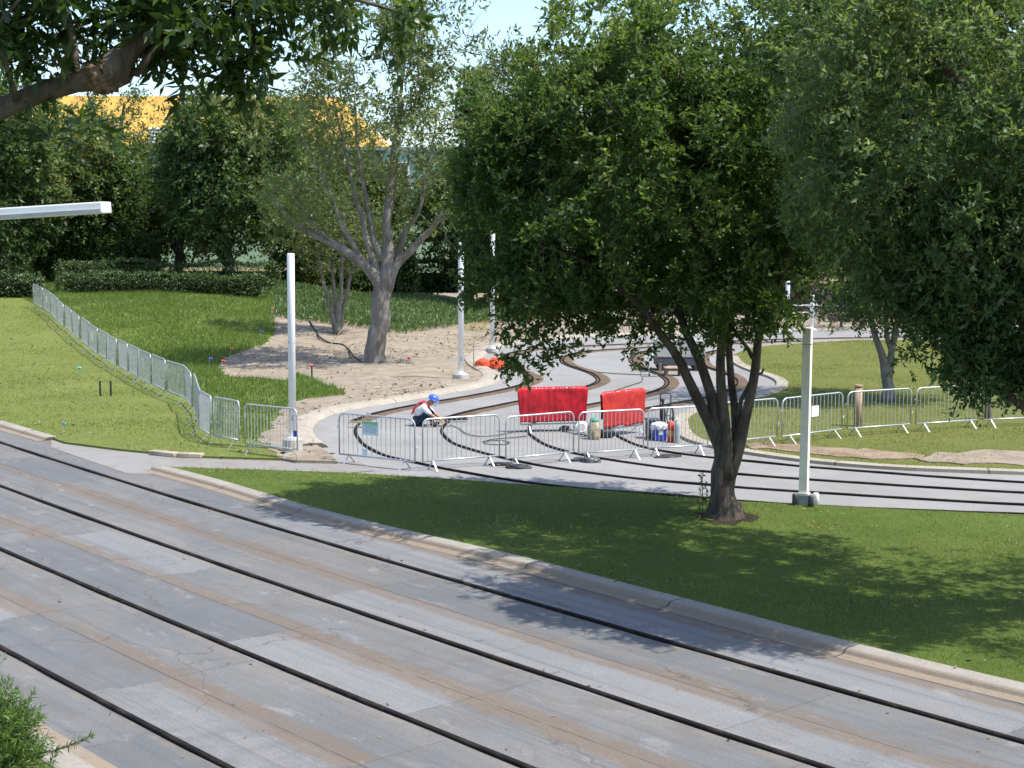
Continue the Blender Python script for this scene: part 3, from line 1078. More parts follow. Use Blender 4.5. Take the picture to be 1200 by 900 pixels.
# ------------------------------------------------------------------ crowd barriers
def barrier_proto():
    root = thing('crowd_barrier', 'x', 'barrier', (0, 0, 0))
    L, Hh, zb, rc, rt = 2.0, 1.1, .2, .14, .019
    mb = MB()
    pts = []
    x0, x1 = -L / 2, L / 2
    for (cx, cz, a0) in ((x1 - rc, Hh - rc, 0), (x0 + rc, Hh - rc, 90)):
        for k in range(6):
            a = R(a0 + 90 * k / 5)
            pts.append((cx + rc * math.cos(a), 0, cz + rc * math.sin(a)))
    loop = [(x1, 0, zb)] + pts + [(x0, 0, zb)]
    mb.tube(loop, rt, 8)
    mb.tube([(x1, 0, zb), (x0, 0, zb)], rt, 8)
    # hooks
    mb.tube([(x1, 0, .45), (x1 + .05, 0, .45), (x1 + .05, 0, .52)], .008, 6)
    mb.tube([(x0, 0, .82), (x0 - .05, 0, .82), (x0 - .05, 0, .76)], .008, 6)
    mb.build('frame', M['galv'], root, True)
    bars = MB()
    nb = 16
    for i in range(1, nb):
        x = x0 + L * i / nb
        bars.tube([(x, 0, zb), (x, 0, Hh)], .0085, 6, cap=False)
    bars.build('bars', M['galv'], root, True)
    for sx in (-1, 1):
        ft = MB()
        xx = sx * (L / 2 - .26)
        for sy in (-1, 1):
            ft.box((xx, sy * .11, .10), (.034, .012, .295), rot=Matrix.Rotation(R(47) * sy, 3, 'X'))
        ft.build('foot', M['galv'], root)
    return root


BAR = barrier_proto()
used = [False]


def place_barrier(a, b, label, group, lean=0.0):
    o = BAR if not used[0] else copy_tree(BAR)
    used[0] = True
    a, b = Vector(a), Vector(b)
    mid = (a + b) / 2
    o.location = mid
    o.rotation_euler = (lean, 0, math.atan2(b.y - a.y, b.x - a.x))
    sc = (b - a).length / 2.06
    o.scale = (sc, 1, 1)
    o['label'] = label; o['group'] = group
    return o


front = [((396.5, 531.7), (487.5, 541), 'galvanised barrier carrying a pale blue sign, in front of the crouching worker'),
         ((494, 541), (586.5, 533.7), 'galvanised barrier between the blue signed barrier and the red tarp'),
         ((591.5, 537.5), (673, 529.3), 'galvanised barrier standing directly in front of the red tarp'),
         ((677, 531), (755, 526), 'galvanised barrier in front of the orange red tarp and the tan canister'),
         ((758, 525.2), (830, 521.5), 'galvanised barrier in front of the blue cooler, ending at the big tree trunk')]
FB = []
for a, b, l in front:
    pa, pb = G(a[0], a[1], .2), G(b[0], b[1], .2)
    pa.z = pb.z = 0
    FB.append((place_barrier(pa, pb, l, 'barriers closing the back road', 0), pa, pb))
rightb = [((836, 519), (911.5, 511), 'galvanised barrier emerging behind the big tree trunk on the right lawn'),
          ((915, 511.7), (987.5, 502.3), 'galvanised barrier behind the near white pole, carrying a small white sign'),
          ((991.5, 502.3), (1068, 496.7), 'galvanised barrier with the lighter wooden post behind it'),
          ((1072, 496.7), (1148, 491.7), 'galvanised barrier partly hidden by the low hanging branch'),
          ((1150.5, 492), (1225, 488.5), 'galvanised barrier with the weathered wooden post behind it at the right edge')]
for a, b, l in rightb:
    pa, pb = G(a[0], a[1], .2 + LZ), G(b[0], b[1], .2 + LZ)
    pa.z = pb.z = LZ
    FB.append((place_barrier(pa, pb, l, 'barriers across the right lawn'), pa, pb))
# left line
leftp = [((287, 519.4), (351.5, 526.8)), ((251.6, 510), (283.6, 516.7)), ((234.5, 500.5), (249, 509.5))]
words_ = ['first', 'second', 'third', 'fourth', 'fifth', 'sixth', 'seventh', 'eighth', 'ninth', 'tenth', 'eleventh', 'twelfth', 'thirteenth', 'fourteenth', 'fifteenth', 'sixteenth', 'seventeenth', 'eighteenth', 'nineteenth', 'twentieth', 'twenty-first', 'twenty-second', 'twenty-third', 'twenty-fourth', 'twenty-fifth']
segs = []
for a, b in leftp:
    pa, pb = T(a[0], a[1], .2 + LZ), T(b[0], b[1], .2 + LZ)
    pa.z -= .2; pb.z -= .2
    segs.append((pa, pb))
corner = T(234, 502, LZ)
line = [segs[-1][0].copy()] + [T(x, y, LZ) for x, y in [(224, 476), (204, 469.5), (187, 461), (172, 453.5), (160, 447.5), (133, 431), (107, 415), (80, 391), (62, 374), (44, 362), (28, 356)]]
# resample at panel length
acc = [line[0]]
rest = line[1:]
cur = line[0]; tgt = 0
dense = []
for i in range(len(line) - 1):
    k = max(1, int((line[i + 1] - line[i]).length / .05))
    dense += [line[i].lerp(line[i + 1], j / k) for j in range(k)]
last = dense[0]
for q in dense:
    if (Vector((q.x, q.y)) - Vector((last.x, last.y))).length >= 2.08 and len(segs) < 25:
        segs.append((q.copy(), last.copy()))
        last = q
LB = []
for i, (pa, pb) in enumerate(segs):
    d = (pb - pa).normalized()
    jit = Vector((random.uniform(-.05, .05), random.uniform(-.05, .05), 0))
    if i == 0:
        lab = 'galvanised barrier on the left lawn with the tall white pole behind it'
    else:
        lab = 'galvanised barrier of the left lawn line, %s counting from the white pole toward the hedge' % words_[i]
    a2, b2 = pa + d * .02 + jit, pb - d * .02 + jit
    a2.z = float(Hf(a2.x, a2.y)) + LZ; b2.z = float(Hf(b2.x, b2.y)) + LZ
    o = place_barrier(a2, b2, lab, 'barriers along the left lawn', random.uniform(-.03, .03))
    o.location.z = (a2.z + b2.z) / 2
    o.rotation_euler[1] = -math.atan2(b2.z - a2.z, (b2.xy - a2.xy).length)
    LB.append((o, a2, b2))
print('left barriers', len(segs))


def panel_sign(bar, t, z, w, h, m, name, label, strip=None, side=-1):
    o_, pa, pb = bar
    d = (pb - pa).normalized(); nrm = Vector((d.y, -d.x, 0)).normalized()
    if nrm.y > 0: nrm = -nrm
    c = pa.lerp(pb, t) + nrm * .03 + Vector((0, 0, z))
    rz = math.atan2(d.y, d.x)
    o = MB().box((0, 0, 0), (w, .006, h)).build(name, m)
    o.location = c; o.rotation_euler = (0, 0, rz)
    tag(o, label, 'sign')
    if strip:
        q = MB().box((0, -.006, h / 2 - h * .12), (w * .96, .004, h * .2)).build('header_band', strip, o)
        ln = MB()
        for k in range(4):
            ln.box((0, -.006, h * (.16 - .14 * k)), (w * (.8 - .12 * (k % 2)), .003, h * .035))
        ln.build('text_lines', M['grey'], o)
    return o


M['signgreen'] = simple('sign_green', (.25, .50, .22), .5, 0, .05, 9)
panel_sign(FB[0], .43, .83, .43, .30, M['sign'], 'barrier_sign', 'pale blue notice with green header hung on the leftmost front barrier', M['signgreen'])
panel_sign(FB[0], .36, .30, .10, .14, M['sign'], 'barrier_tag', 'small pale blue tag low on the leftmost front barrier')
panel_sign(FB[6], .52, .72, .26, .26, M['signw'], 'barrier_sign', 'blank white square notice on the barrier behind the near white pole')
panel_sign(LB[0], .96, .55, .10, .14, M['blue'], 'barrier_tag', 'small blue tag on the barrier end next to the white pole')
for i, k in enumerate([8, 13, 19]):
    if k < len(LB):
        panel_sign(LB[k], .5, .72, .16, .30, M['signw'], 'barrier_tag', ['narrow white tag hung on the left barrier line, the nearest of three', 'narrow white tag hung on the left barrier line, the middle of three', 'narrow white tag hung on the left barrier line, the one nearest the hedge'][i]).__setitem__('group', 'white tags on the left barriers')

# ------------------------------------------------------------------ red tarps over two barriers
def tarp_barrier(a, b, m, lab_b, lab_t, seed, zlow=.24, over=.06):
    pa, pb = G(a[0], a[1], .2), G(b[0], b[1], .2)
    pa.z = pb.z = 0
    br = place_barrier(pa, pb, lab_b, 'barriers draped with red tarps')
    L = (pb - pa).length
    d = (pb - pa).normalized()
    n = Vector((d.y, -d.x, 0))
    if n.y > 0: n = -n
    r = random.Random(seed)
    nx, nz = 60, 16
    vs, fs = [], []
    cols = 2 * nz + 1
    for i in range(nx + 1):
        t = i / nx
        x = -L / 2 - over + (L + 2 * over) * t
        edge = max(0, abs(x) - (L / 2 - .06)) / (over + .06)
        for j in range(cols):
            # from front hem over the top to the back hem
            s = (j - nz) / nz
            zt = 1.135 - .05 * edge ** 1.5
            wr = .008 * math.sin(x * 40 + 3 * math.sin(x * 9 + seed)) + .012 * noise.noise(Vector((x * 14 + s * 5, s * 3 - x * 2, seed + 2))) + .022 * noise.noise(Vector((x * 6, s * 1.2, seed)))
            low = zlow + .05 * noise.noise(Vector((x * 3, 4, seed)))
            if s <= 0:
                z = zt + (low - zt) * (-s)
                y = .026 + abs(wr) + .035 * (-s) ** 1.5
            else:
                z = zt + ((.45 + .06 * noise.noise(Vector((x * 3, 9, seed)))) - zt) * s
                y = -.026 - abs(wr) - .03 * s
            if abs(s) < .001: z += .006; y = 0
            xx = x * (1 - .0 * edge)
            if edge > 0:
                xx = math.copysign(L / 2 - .06 + (over + .06) * edge * (1 - .55 * abs(s)), x)
            # +y local = towards camera (n)
            vs.append((xx, y, z))
    for i in range(nx):
        for j in range(cols - 1):
            k = i * cols + j
            fs.append([k, k + 1, k + cols + 1, k + cols])
    me = bpy.data.meshes.new('tarp')
    me.from_pydata(vs, [], fs); me.update()
    o = link_mesh('tarp', me, m, None, True)
    mid = (pa + pb) / 2
    rz = math.atan2(d.y, d.x)
    # local +y must face the camera
    yy = Vector((-math.sin(rz), math.cos(rz), 0))
    if yy.dot(n) < 0: rz += math.pi
    o.location = mid; o.rotation_euler = (0, 0, rz)
    tag(o, lab_t, 'tarp')
    sol = o.modifiers.new('thick', 'SOLIDIFY'); sol.thickness = .004
    return o


tarp_barrier((609, 497.5), (686, 495.5), M['red'], 'galvanised barrier under the bright red tarp', 'bright red tarp draped over a barrier, the wider of the two tarps', 3, .26)
tarp_barrier((706.5, 503.5), (753, 497.5), M['orange'], 'galvanised barrier under the orange red tarp', 'orange red sunlit tarp draped over the narrower barrier beside the cooler', 8, .24, .08)

# ------------------------------------------------------------------ poles
def footing(r, h): return [(r * 1.0, -.05), (r, h * .9), (r * .93, h), (.02, h)]


def round_pole(base, top_z, rad, label, foot=(.2, .22), square=False, m=None):
    root = thing('white_pole', label, 'pole', base, 0, 'white poles')
    h = top_z - base[2]
    if square:
        MB().box((0, 0, h / 2), (rad * 2, rad * 2, h), bev=.008).build('post', m or M['white'], root)
    else:
        s = MB(); s.lathe([(rad, 0), (rad, h), (rad * .9, h + .02), (.005, h + .025)], n=20)
        s.build('post', m or M['white'], root, True)
    if not square:
        MB().lathe([(rad * 1.02, h * .55), (rad * 1.02, h * .55 + .02)], n=20).build('seam_band', M['grey'], root, True)
        MB().box((rad * .3, -rad * .93, .75), (.07, .03, .16), bev=.006).build('access_panel', M['grey'], root)
    if foot:
        MB().lathe(footing(*foot), n=20).build('footing', M['conc'], root)
        MB().lathe([(rad * 1.75, foot[1]), (rad * 1.75, foot[1] + .03), (.03, foot[1] + .032)], n=16).build('base_plate', m or M['white'], root)
    return root


b = T(343, 526, .08)
tp = P(341, 298, b.y)
round_pole((b.x, b.y, b.z - .02), tp.z, .085, 'tall round white pole on a concrete footing behind the left barrier', (.23, .26))
b = T(540, 446.5, .06)
tp = P(540.5, 279, b.y)
round_pole((b.x, b.y, b.z), tp.z, .09, 'tall white pole on a footing beside the sandy mound, reaching into the leaves', (.27, .24))
b = T(577, 412, .06); tp = P(577.5, 270, b.y)
round_pole((b.x, b.y, b.z), tp.z, .09, 'distant white pole seen through leaves behind the red mesh bags', (.25, .15))
b = G(922, 391); tp = P(922.5, 330, b.y)
round_pole((b.x, b.y, 0), tp.z, .10, 'far white pole beyond the back road, seen under the big crown', (.25, .15))
b = G(951, 389); tp = P(951.5, 345, b.y)
round_pole((b.x, b.y, 0), tp.z, .10, 'far white pole just above the near square pole top', (.25, .15))
b = G(941.5, 591, LZ); tp = P(947, 384, b.y)
sq = round_pole((b.x, b.y, LZ - .02), tp.z, .078, 'near square white pole at the island edge beside the big tree', None, True, M['cream'])
sq.rotation_euler = (0, R(-.0), R(-24))
MB().box((0, 0, .10), (.24, .22, .24), bev=.015).build('base_box', M['grey'], sq)
MB().box((0, 0, .235), (.2, .2, .02)).build('base_plate', M['cream'], sq)
MB().box((0, 0, tp.z - LZ - .28), (.166, .166, .02)).build('joint_band', M['grey'], sq)
for k, (px, py, m, lab) in enumerate([(931.5, 592, 'dgrey', 'dark stubby bollard left of the near square pole'), (950, 594, 'dgrey', 'dark stubby bollard in front of the near square pole'), (956, 591, 'cream', 'pale stubby bollard right of the near square pole')]):
    q = G(px, py, LZ)
    o = MB().lathe([(.055, -.03), (.055, .21), (.045, .235), (.01, .24)], n=14).build('bollard', M[m], None, True)
    o.location = (q.x, q.y, LZ - .02)
    tag(o, lab, 'bollard', 'stubby bollards at the pole base')

# white horizontal beam at the left edge, carried by a post outside the view
bY = 15.0
e1 = P(125, 243, bY); e0 = P(-160, 261, bY + .6)
root = thing('lamp_arm', 'white boxed beam jutting in from the left edge in front of the trees', 'beam', (e0.x, e0.y, 0), 0)
dv = (e1 - e0); ln = dv.length
rotm = dv.to_track_quat('X', 'Z').to_matrix()
s = MB(); s.box(((e0 + e1) / 2 - Vector((e0.x, e0.y, 0))), (ln, .20, .11), rot=rotm, bev=.012); s.build('beam', M['white'], root)
s = MB(); s.box(((e0 + e1) / 2 - Vector((e0.x, e0.y, 0)) + rotm @ Vector((0, -.105, -.028))), (ln - .02, .012, .03), rot=rotm); s.build('shade_strip', M['grey'], root)  # grey strip paints the shade of the groove low on the beam
s = MB(); s.box((0, 0, e0.z / 2), (.2, .2, e0.z)); s.build('post', M['white'], root)

# ------------------------------------------------------------------ wooden posts
for (px, top_, bot, w, m, lab) in [(1005, 451, 499.5, .20, 'wood', 'light brown wooden post with a pale cap behind the right barrier'), (1157.5, 450, 492, .19, 'woodg', 'weathered dark wooden post behind the low hanging branch')]:
    q = G(px, bot, LZ); t_ = P(px, top_, q.y)
    root = thing('wooden_post', lab, 'post', (q.x, q.y, LZ), R(20), 'wooden posts on the right lawn')
    h = t_.z - LZ
    MB().lathe([(w * .5, -.1), (w * .5, h - .04)], n=16).build('shaft', M[m], root, True)
    MB().lathe([(w * .58, h - .04), (w * .58, h - .005), (w * .5, h), (.01, h + .005)], n=16).build('cap', M['wood' if m == 'wood' else 'woodg'], root)

# ------------------------------------------------------------------ things on the back road
def at_ground(o, px, py, z=0):
    q = G(px, py, z); o.location = (q.x, q.y, z); return q


# cooler with cloth
root = thing('cooler_box', 'blue cooler tub under a white cloth among the tools', 'cooler', rz=R(12)); at_ground(root, 772.5, 516)
s = MB(); s.box((0, 0, .17), (.30, .24, .34), bev=.025); s.build('tub', M['blue'], root)
s = MB(); s.box((0, -.122, .20), (.12, .006, .10)); s.build('label_patch', M['sign'], root)
s = MB(); s.tube([(-.16, 0, .27), (-.19, 0, .20), (-.16, 0, .18)], .012, 6); s.build('handle', M['white'], root)
s = MB(); s.tube([(.16, 0, .27), (.19, 0, .20), (.16, 0, .18)], .012, 6); s.build('handle', M['white'], root)
bm = bmesh.new(); bmesh.ops.create_icosphere(bm, subdivisions=4, radius=1)
for v in bm.verts:
    c = v.co.copy()
    k = 1 + .22 * noise.noise(c * 2.6) + .08 * noise.noise(c * 7)
    v.co = Vector((c.x * .20 * k, c.y * .16 * k, max(-.05, c.z * .09 * k) - (.05 if c.z < 0 else 0)))
s = MB(); s.bm(bm, Matrix.Translation((0, 0, .36))); o = s.build('towel', M['cloth'], None, True)
o.location = root.location; o.rotation_euler = root.rotation_euler
tag(o, 'crumpled white towel lying on the blue cooler tub', 'towel')
# dark box
root = thing('tool_case', 'dark grey lidded case behind the blue cooler tub', 'case', rz=R(8)); at_ground(root, 764.5, 513.5)
s = MB(); s.box((0, 0, .22), (.30, .32, .44), bev=.02); s.build('body', M['dgrey'], root)
s = MB(); s.box((0, 0, .465), (.33, .35, .05), bev=.015); s.build('lid', M['dgrey'], root)
# hand truck with upright bottle and hose
root = thing('hand_truck', 'black hand truck with an upright black cylinder and coiled hose behind the red extinguisher', 'hand truck', rz=R(-10)); at_ground(root, 779, 511)
s = MB(); s.tube([(-.13, .08, .05), (-.13, .10, 1.0), (-.09, .10, 1.06), (.09, .10, 1.06), (.13, .10, 1.0), (.13, .08, .05)], .016, 8)
for z in (.25, .5, .75): s.tube([(-.13, .09, z), (.13, .09, z)], .012, 6)
s.box((0, -.04, .03), (.30, .22, .015)); s.build('frame', M['black'], root, False)
s = MB(); s.lathe([(.075, .04), (.08, .06), (.08, .62), (.06, .70), (.03, .74), (.03, .86), (.045, .87), (.045, .93), (.01, .94)], (-.06, -.02, 0), 14); s.build('cylinder', M['black'], root, True)
s = MB()
for k in range(3):
    rr = .13 + .012 * k
    s.tube([(.11 + .02 * math.sin(a), -.02 + .03 * k, .52 + rr * math.sin(a) * 1.7) if False else (.12 + rr * .55 * math.cos(a), -.02 + .03 * k, .52 + rr * 1.7 * math.sin(a)) for a in [2 * math.pi * i / 20 for i in range(20)]], .014, 6, closed=True)
s.build('hose', M['black'], root, True)
for sx in (-1, 1):
    s = MB(); s.tube([(sx * .15, .12, .09), (sx * .20, .12, .09)], .085, 14); s.build('wheel', M['black'], root)
# fire extinguisher
root = thing('fire_extinguisher', 'red fire extinguisher standing right of the blue cooler', 'extinguisher'); at_ground(root, 786, 518)
s = MB(); s.lathe([(.08, 0), (.085, .02), (.085, .40), (.07, .46), (.035, .50), (.03, .53), (.01, .53)], n=16); s.build('bottle', M['redp'], root, True)
s = MB(); s.lathe([(.0865, .14), (.0865, .28)], n=16); s.build('label_band', simple('label_yellow', (.65, .40, .10), .5), root, True)
s = MB(); s.box((.02, 0, .56), (.14, .03, .03)); s.box((.03, 0, .60), (.15, .03, .02)); s.build('valve', M['black'], root)
s = MB(); s.tube([(.03, 0, .55), (.10, -.03, .50), (.11, -.04, .35), (.10, -.03, .18)], .013, 6); s.build('hose', M['black'], root, True)
# grey cylinder
root = thing('gas_bottle', 'slim grey gas bottle at the right end of the tools', 'gas bottle'); at_ground(root, 793.3, 519)
s = MB(); s.lathe([(.07, 0), (.075, .02), (.075, .42), (.05, .49), (.03, .51), (.02, .52)], n=16); s.build('bottle', M['grey'], root, True)
s = MB(); s.lathe([(.035, .51), (.035, .58), (.02, .60), (.005, .60)], n=12); s.build('valve', M['signw'], root)
# tan canister with teal cap
root = thing('canister', 'squat tan canister with a teal cap beside the orange red tarp', 'canister'); at_ground(root, 696, 514.5)
s = MB(); s.lathe([(.12, 0), (.155, .03), (.165, .12), (.16, .30), (.13, .40), (.09, .43), (.02, .43)], n=20); s.build('tank', M['tan'], root, True)
s = MB(); s.lathe([(.10, .425), (.105, .46), (.09, .50), (.04, .525), (.005, .53)], n=16); s.build('cap', M['teal'], root, True)
# coiled white hose leaning on the canister
root = MB()
for k in range(4):
    rr = .10 + .02 * k
    root.tube([(rr * math.cos(a), .02 * k, .16 + rr * 1.05 * math.sin(a)) for a in [2 * math.pi * i / 24 for i in range(24)]], .012, 6, closed=True)
o = root.build('hose_coil', M['cloth'], None, True); at_ground(o, 682, 510); o.rotation_euler = (R(-18), 0, 0)
o.location.z = .03
tag(o, 'coil of white hose propped between the two red tarps', 'hose')
# small pump box beside canister
root = thing('tool_bag', 'black tool bag lying under the orange red tarp', 'tool bag', rz=R(20)); at_ground(root, 711, 513)
s = MB(); s.box((0, 0, .11), (.36, .2, .2), bev=.06); s.build('body', M['black'], root, True)
s = MB(); s.tube([(-.1, 0, .2), (-.06, 0, .28), (.06, 0, .28), (.1, 0, .2)], .012, 6); s.build('handle', M['black'], root, True)


def lump(name, px, py, size, m, label, cat, seed, group=None, z=0.0, fl=.35):
    bm = bmesh.new(); bmesh.ops.create_icosphere(bm, subdivisions=4, radius=1)
    for v in bm.verts:
        c = v.co.copy()
        k = 1 + .28 * noise.noise(c * 1.7 + Vector((seed, 0, 0))) + .10 * noise.noise(c * 5 + Vector((seed, 0, 0)))
        v.co = Vector((c.x * size[0] * k, c.y * size[1] * k, max(c.z * k, -fl) * size[2] + fl * size[2]))
    s = MB(); s.bm(bm); o = s.build(name, m, None, True)
    q = G(px, py, z); o.location = (q.x, q.y, z)
    o.rotation_euler = (0, 0, random.uniform(-.5, .5))
    return tag(o, label, cat, group)


lump('blob', 607, 548.5, (.28, .16, .06), M['black'], 'flat dark sandbag by the feet of the barrier facing the red tarp', 'blob', 1, 'dark blobs at barrier feet')  # flattened dark blobs lying near the barrier feet
lump('blob', 588, 545, (.26, .14, .05), M['black'], 'flat dark sandbag where the second and third front barriers meet', 'blob', 2, 'dark blobs at barrier feet')
lump('blob', 692, 541.5, (.24, .15, .09), M['dgrey'], 'rounded dark sandbag in front of the tan canister', 'blob', 3, 'dark blobs at barrier feet')
lump('blob', 679, 540, (.18, .12, .06), M['dgrey'], 'small dark sandbag where the third and fourth front barriers meet', 'blob', 4, 'dark blobs at barrier feet')
lump('blob', 783, 535.5, (.34, .14, .045), M['black'], 'long flat dark sandbag on the pavement below the blue cooler', 'blob', 5, 'dark blobs at barrier feet')
lump('rag', 662, 505, (.16, .12, .10), M['black'], 'black rag heaped behind the bright red tarp barrier foot', 'rag', 6)
lump('mesh_bag', 566, 432, (.27, .24, .27), M['bagor'], 'red orange mesh bag under the branches, left of the pair', 'bag', 7, 'red orange mesh bags')
lump('mesh_bag', 581.5, 432, (.31, .25, .30), M['bagor'], 'red orange mesh bag under the branches, right and larger of the pair', 'bag', 9, 'red orange mesh bags')
# board lying at the rail end
root = MB(); root.box((0, 0, .05), (.45, .10, .04)); root.box((.22, .06, .16), (.10, .05, .26), rot=Matrix.Rotation(R(35), 3, 'Y'))
o = root.build('timber_offcut', M['wood']); at_ground(o, 419, 501); o.location.z = .09
tag(o, 'pale timber offcut propped on the end of the outermost guide rail', 'timber')
# steel plate the worker bends over
o = MB().box((0, 0, .03), (.95, .12, .05), rz=R(4)).build('steel_bar', M['rail']); at_ground(o, 527, 494.5); o.location.z = .05
tag(o, 'dark steel bar in front of the crouching worker', 'steel bar')
# cables
def cable(pxs, label, r=.012, m='black', z=.02):
    p = smooth_path(catmull([G(x, y, 0) for x, y in pxs], .15), 3)
    p = [Vector((q.x, q.y, z + .008)) for q in p]
    o = MB().tube(p, r, 6).build('cable', M[m], None, True)
    return tag(o, label, 'cable')


cable([(527, 499), (538, 503), (545, 509), (560, 513), (580, 512), (610, 506), (640, 505), (660, 507), (690, 512)], 'thin dark cable running from the worker toward the red tarp')
cable([(565, 519), (585, 517), (600, 520), (585, 523), (566, 521), (575, 516), (605, 514), (618, 512)], 'thin dark cable looped on the pavement behind the second front barrier')
cable([(706, 463), (725, 457), (740, 452), (752, 448), (753, 443)], 'thin reddish cable across the pavement between the trenches', .014, 'trench')
cable([(700, 437), (725, 439), (748, 440), (762, 440)], 'thin dark cable leading to the generator hose plate', .014)

hp_ = smooth_path(catmull([T(x, y, .09) for x, y in [(363, 377), (368, 386), (376, 397), (388, 403), (400, 404), (409, 411), (414, 418), (423, 425)]], .2), 2)
o = MB().tube([q + Vector((0, 0, .03)) for q in hp_], .035, 6).build('irrigation_hose', M['black'], None, True)
tag(o, 'black irrigation hose snaking over the sandy mound to the grey trunk', 'hose')
for (a, b, lab) in [((384, 408), (409, 376), 'thin pale prop stick leaning by the slender tree, lower one'), ((400, 402), (418, 378), 'thin pale prop stick leaning by the slender tree, upper one')]:
    q0 = T(a[0], a[1], .07); q1 = P(b[0], b[1], q0.y + .5)
    o = MB().tube([q0, (q0 + q1) / 2, q1], .025, 6).build('prop_stick', M['wood']); tag(o, lab, 'stick', 'prop sticks on the mound')
# generator trailer
gq = G(797, 434.5)
root = thing('generator', 'beige boxed generator trailer behind the big tree trunk', 'generator', (gq.x, gq.y, 0), R(2))
sc_ = 1800 / gq.y
gl, gh = 58 / sc_, 37.5 / sc_
w_ = .95
s = MB(); s.box((0, .35, gh * .70), (gl, w_, gh * .54), bev=.03); s.build('housing', M['genb'], root)
s = MB(); s.box((0, .35, gh * .30), (gl * .98, w_ * .96, gh * .27), bev=.02); s.build('chassis', M['dgrey'], root)
s = MB()
for i in range(2):
    for j in range(2):
        s.box((-gl * .36 + i * .16, .35 - w_ / 2 - .004, gh * .80 + j * .14), (.12, .02, .10))
s.build('vent_panes', M['glass'], root)
s = MB(); s.box((0, .35 - w_ / 2 - .004, gh * .70), (.02, .01, gh * .5)); s.build('door_seam', M['dgrey'], root)
s = MB(); s.box((gl * .30, .35 - w_ / 2 - .006, gh * .62), (.3, .014, .22)); s.build('control_panel', M['grey'], root)
for sx in (-1, 1):
    for sy in (0, 1):
        s = MB(); x = sx * gl * .36
        s.tube([(x, -.10 + sy * .78, .15), (x, .02 + sy * .78, .15)], .155, 18); s.build('wheel', M['black'], root)
s = MB(); s.box((-gl * .42, -.16, .14), (.10, .10, .28)); s.build('jack_leg', M['woodg'], root)
s = MB(); s.tube([(gl * .25, .35, gh * .96), (gl * .25, .35, gh * 1.07), (gl * .28, .35, gh * 1.10)], .03, 8); s.build('exhaust_pipe', M['dgrey'], root, True)
# low timber trolley
tq = G(788.5, 440)
root = thing('timber_trolley', 'low wooden trolley in front of the generator', 'trolley', (tq.x, tq.y, 0), R(3))
s = MB()
for k in range(4): s.box((0, -.22 + .145 * k, .27), (.60, .13, .04))
s.build('deck', M['wood'], root)
for sx in (-1, 1):
    s = MB(); s.box((sx * .24, 0, .12), (.07, .5, .24)); s.build('leg', M['woodg'], root)
s = MB(); s.box((0, 0, .2), (.52, .06, .08)); s.build('stretcher', M['wood'], root)
# hose plate
root = thing('hose_plate', 'grey floor plate with a bent hose left of the generator', 'hose', rz=0); q = at_ground(root, 761, 441)
s = MB(); s.box((0, 0, .03), (.55, .22, .03)); s.build('plate', M['grey'], root)
s = MB(); s.tube([(0, 0, .04), (-.02, 0, .3), (.02, .1, .62), (.16, .3, .75)], .03, 8); s.build('hose', M['grey'], root, True)
# dark upright bin beside the generator
root = thing('dark_cabinet', 'dark upright cabinet at the right end of the generator', 'cabinet', rz=R(5)); q = at_ground(root, 822, 428)
sc_ = 1800 / q.y
s = MB(); s.box((0, 0, 14 / sc_), (6.5 / sc_, .3, 26 / sc_), bev=.02); s.build('body', M['dgrey'], root)
s = MB(); s.box((0, 0, 28 / sc_), (7.2 / sc_, .34, .06)); s.build('cap', M['grey'], root)
# small orange-lit bits: spigot on trunk is part of the tree

# ------------------------------------------------------------------ survey flags and stakes
def flag(px, py, col, label, h=.45, terrain=True):
    q = T(px, py, .09)
    root = thing('marker_flag', label, 'flag', q, random.uniform(-.4, .4), 'survey marker flags')
    s = MB(); s.tube([(0, 0, -.05), (.01, 0, h)], .006, 5); s.build('wire', M['grey'], root)
    vs, fs = [], []
    for i in range(5):
        for j in range(3):
            vs.append((.01 + .11 * i / 4, .02 * math.sin(i * 1.4), h - .09 * j / 2 - .02 * i / 4))
    for i in range(4):
        for j in range(2):
            k = i * 3 + j; fs.append([k, k + 1, k + 4, k + 3])
    me = bpy.data.meshes.new('pennant'); me.from_pydata(vs, [], fs); me.update()
    o = link_mesh('pennant', me, col, root, True)
    md_ = o.modifiers.new('thick', 'SOLIDIFY'); md_.thickness = .003


fl_blue = simple('flag_blue', (.03, .10, .55), .6); fl_red = simple('flag_red', (.70, .05, .03), .6)
fl_or = simple('flag_orange', (.80, .20, .03), .6); fl_pink = simple('flag_pink', (.75, .12, .14), .6); fl_cyan = simple('flag_cyan', (.15, .50, .50), .6)
flag(245, 434, fl_blue, 'blue marker flag in the long grass left of the sandy dirt')
flag(260, 437, fl_red, 'red marker flag at the left tip of the sandy dirt')
flag(270, 421, fl_or, 'orange marker flag in long grass at the dirt edge')
flag(362, 442, fl_pink, 'pink marker flag right of the tall white pole')
flag(305, 400, fl_blue, 'blue marker flag in the shaded lawn below the dark tree')
flag(477, 433, fl_red, 'red marker flag on the dirt right of the grey trunk')
flag(91, 443, fl_cyan, 'pale cyan marker flag on the sunlit left lawn', .38)
flag(73, 508, fl_cyan, 'pale cyan marker flag near the left kerb end', .3)
flag(318, 373, fl_or, 'orange marker flag at the end of the hedge', .5)
for (px, py, lab) in [(117.5, 463, 'dark stake on the left lawn, left of the pair'), (130, 463, 'dark stake on the left lawn, right of the pair'), (365.5, 444, 'short dark stake beside the pink flag'), (555, 432, 'thin wooden stake beside the white pole at the mound')]:
    q = T(px, py, .09)
    o = MB().box((0, 0, .19), (.05, .04, .46), bev=.006).build('marker_stake', M['black' if 'dark' in lab else 'wood'])
    o.location = q
    if 'thin' in lab: o.scale = (.7, .7, 2.2)
    tag(o, lab, 'stake', 'marker stakes')

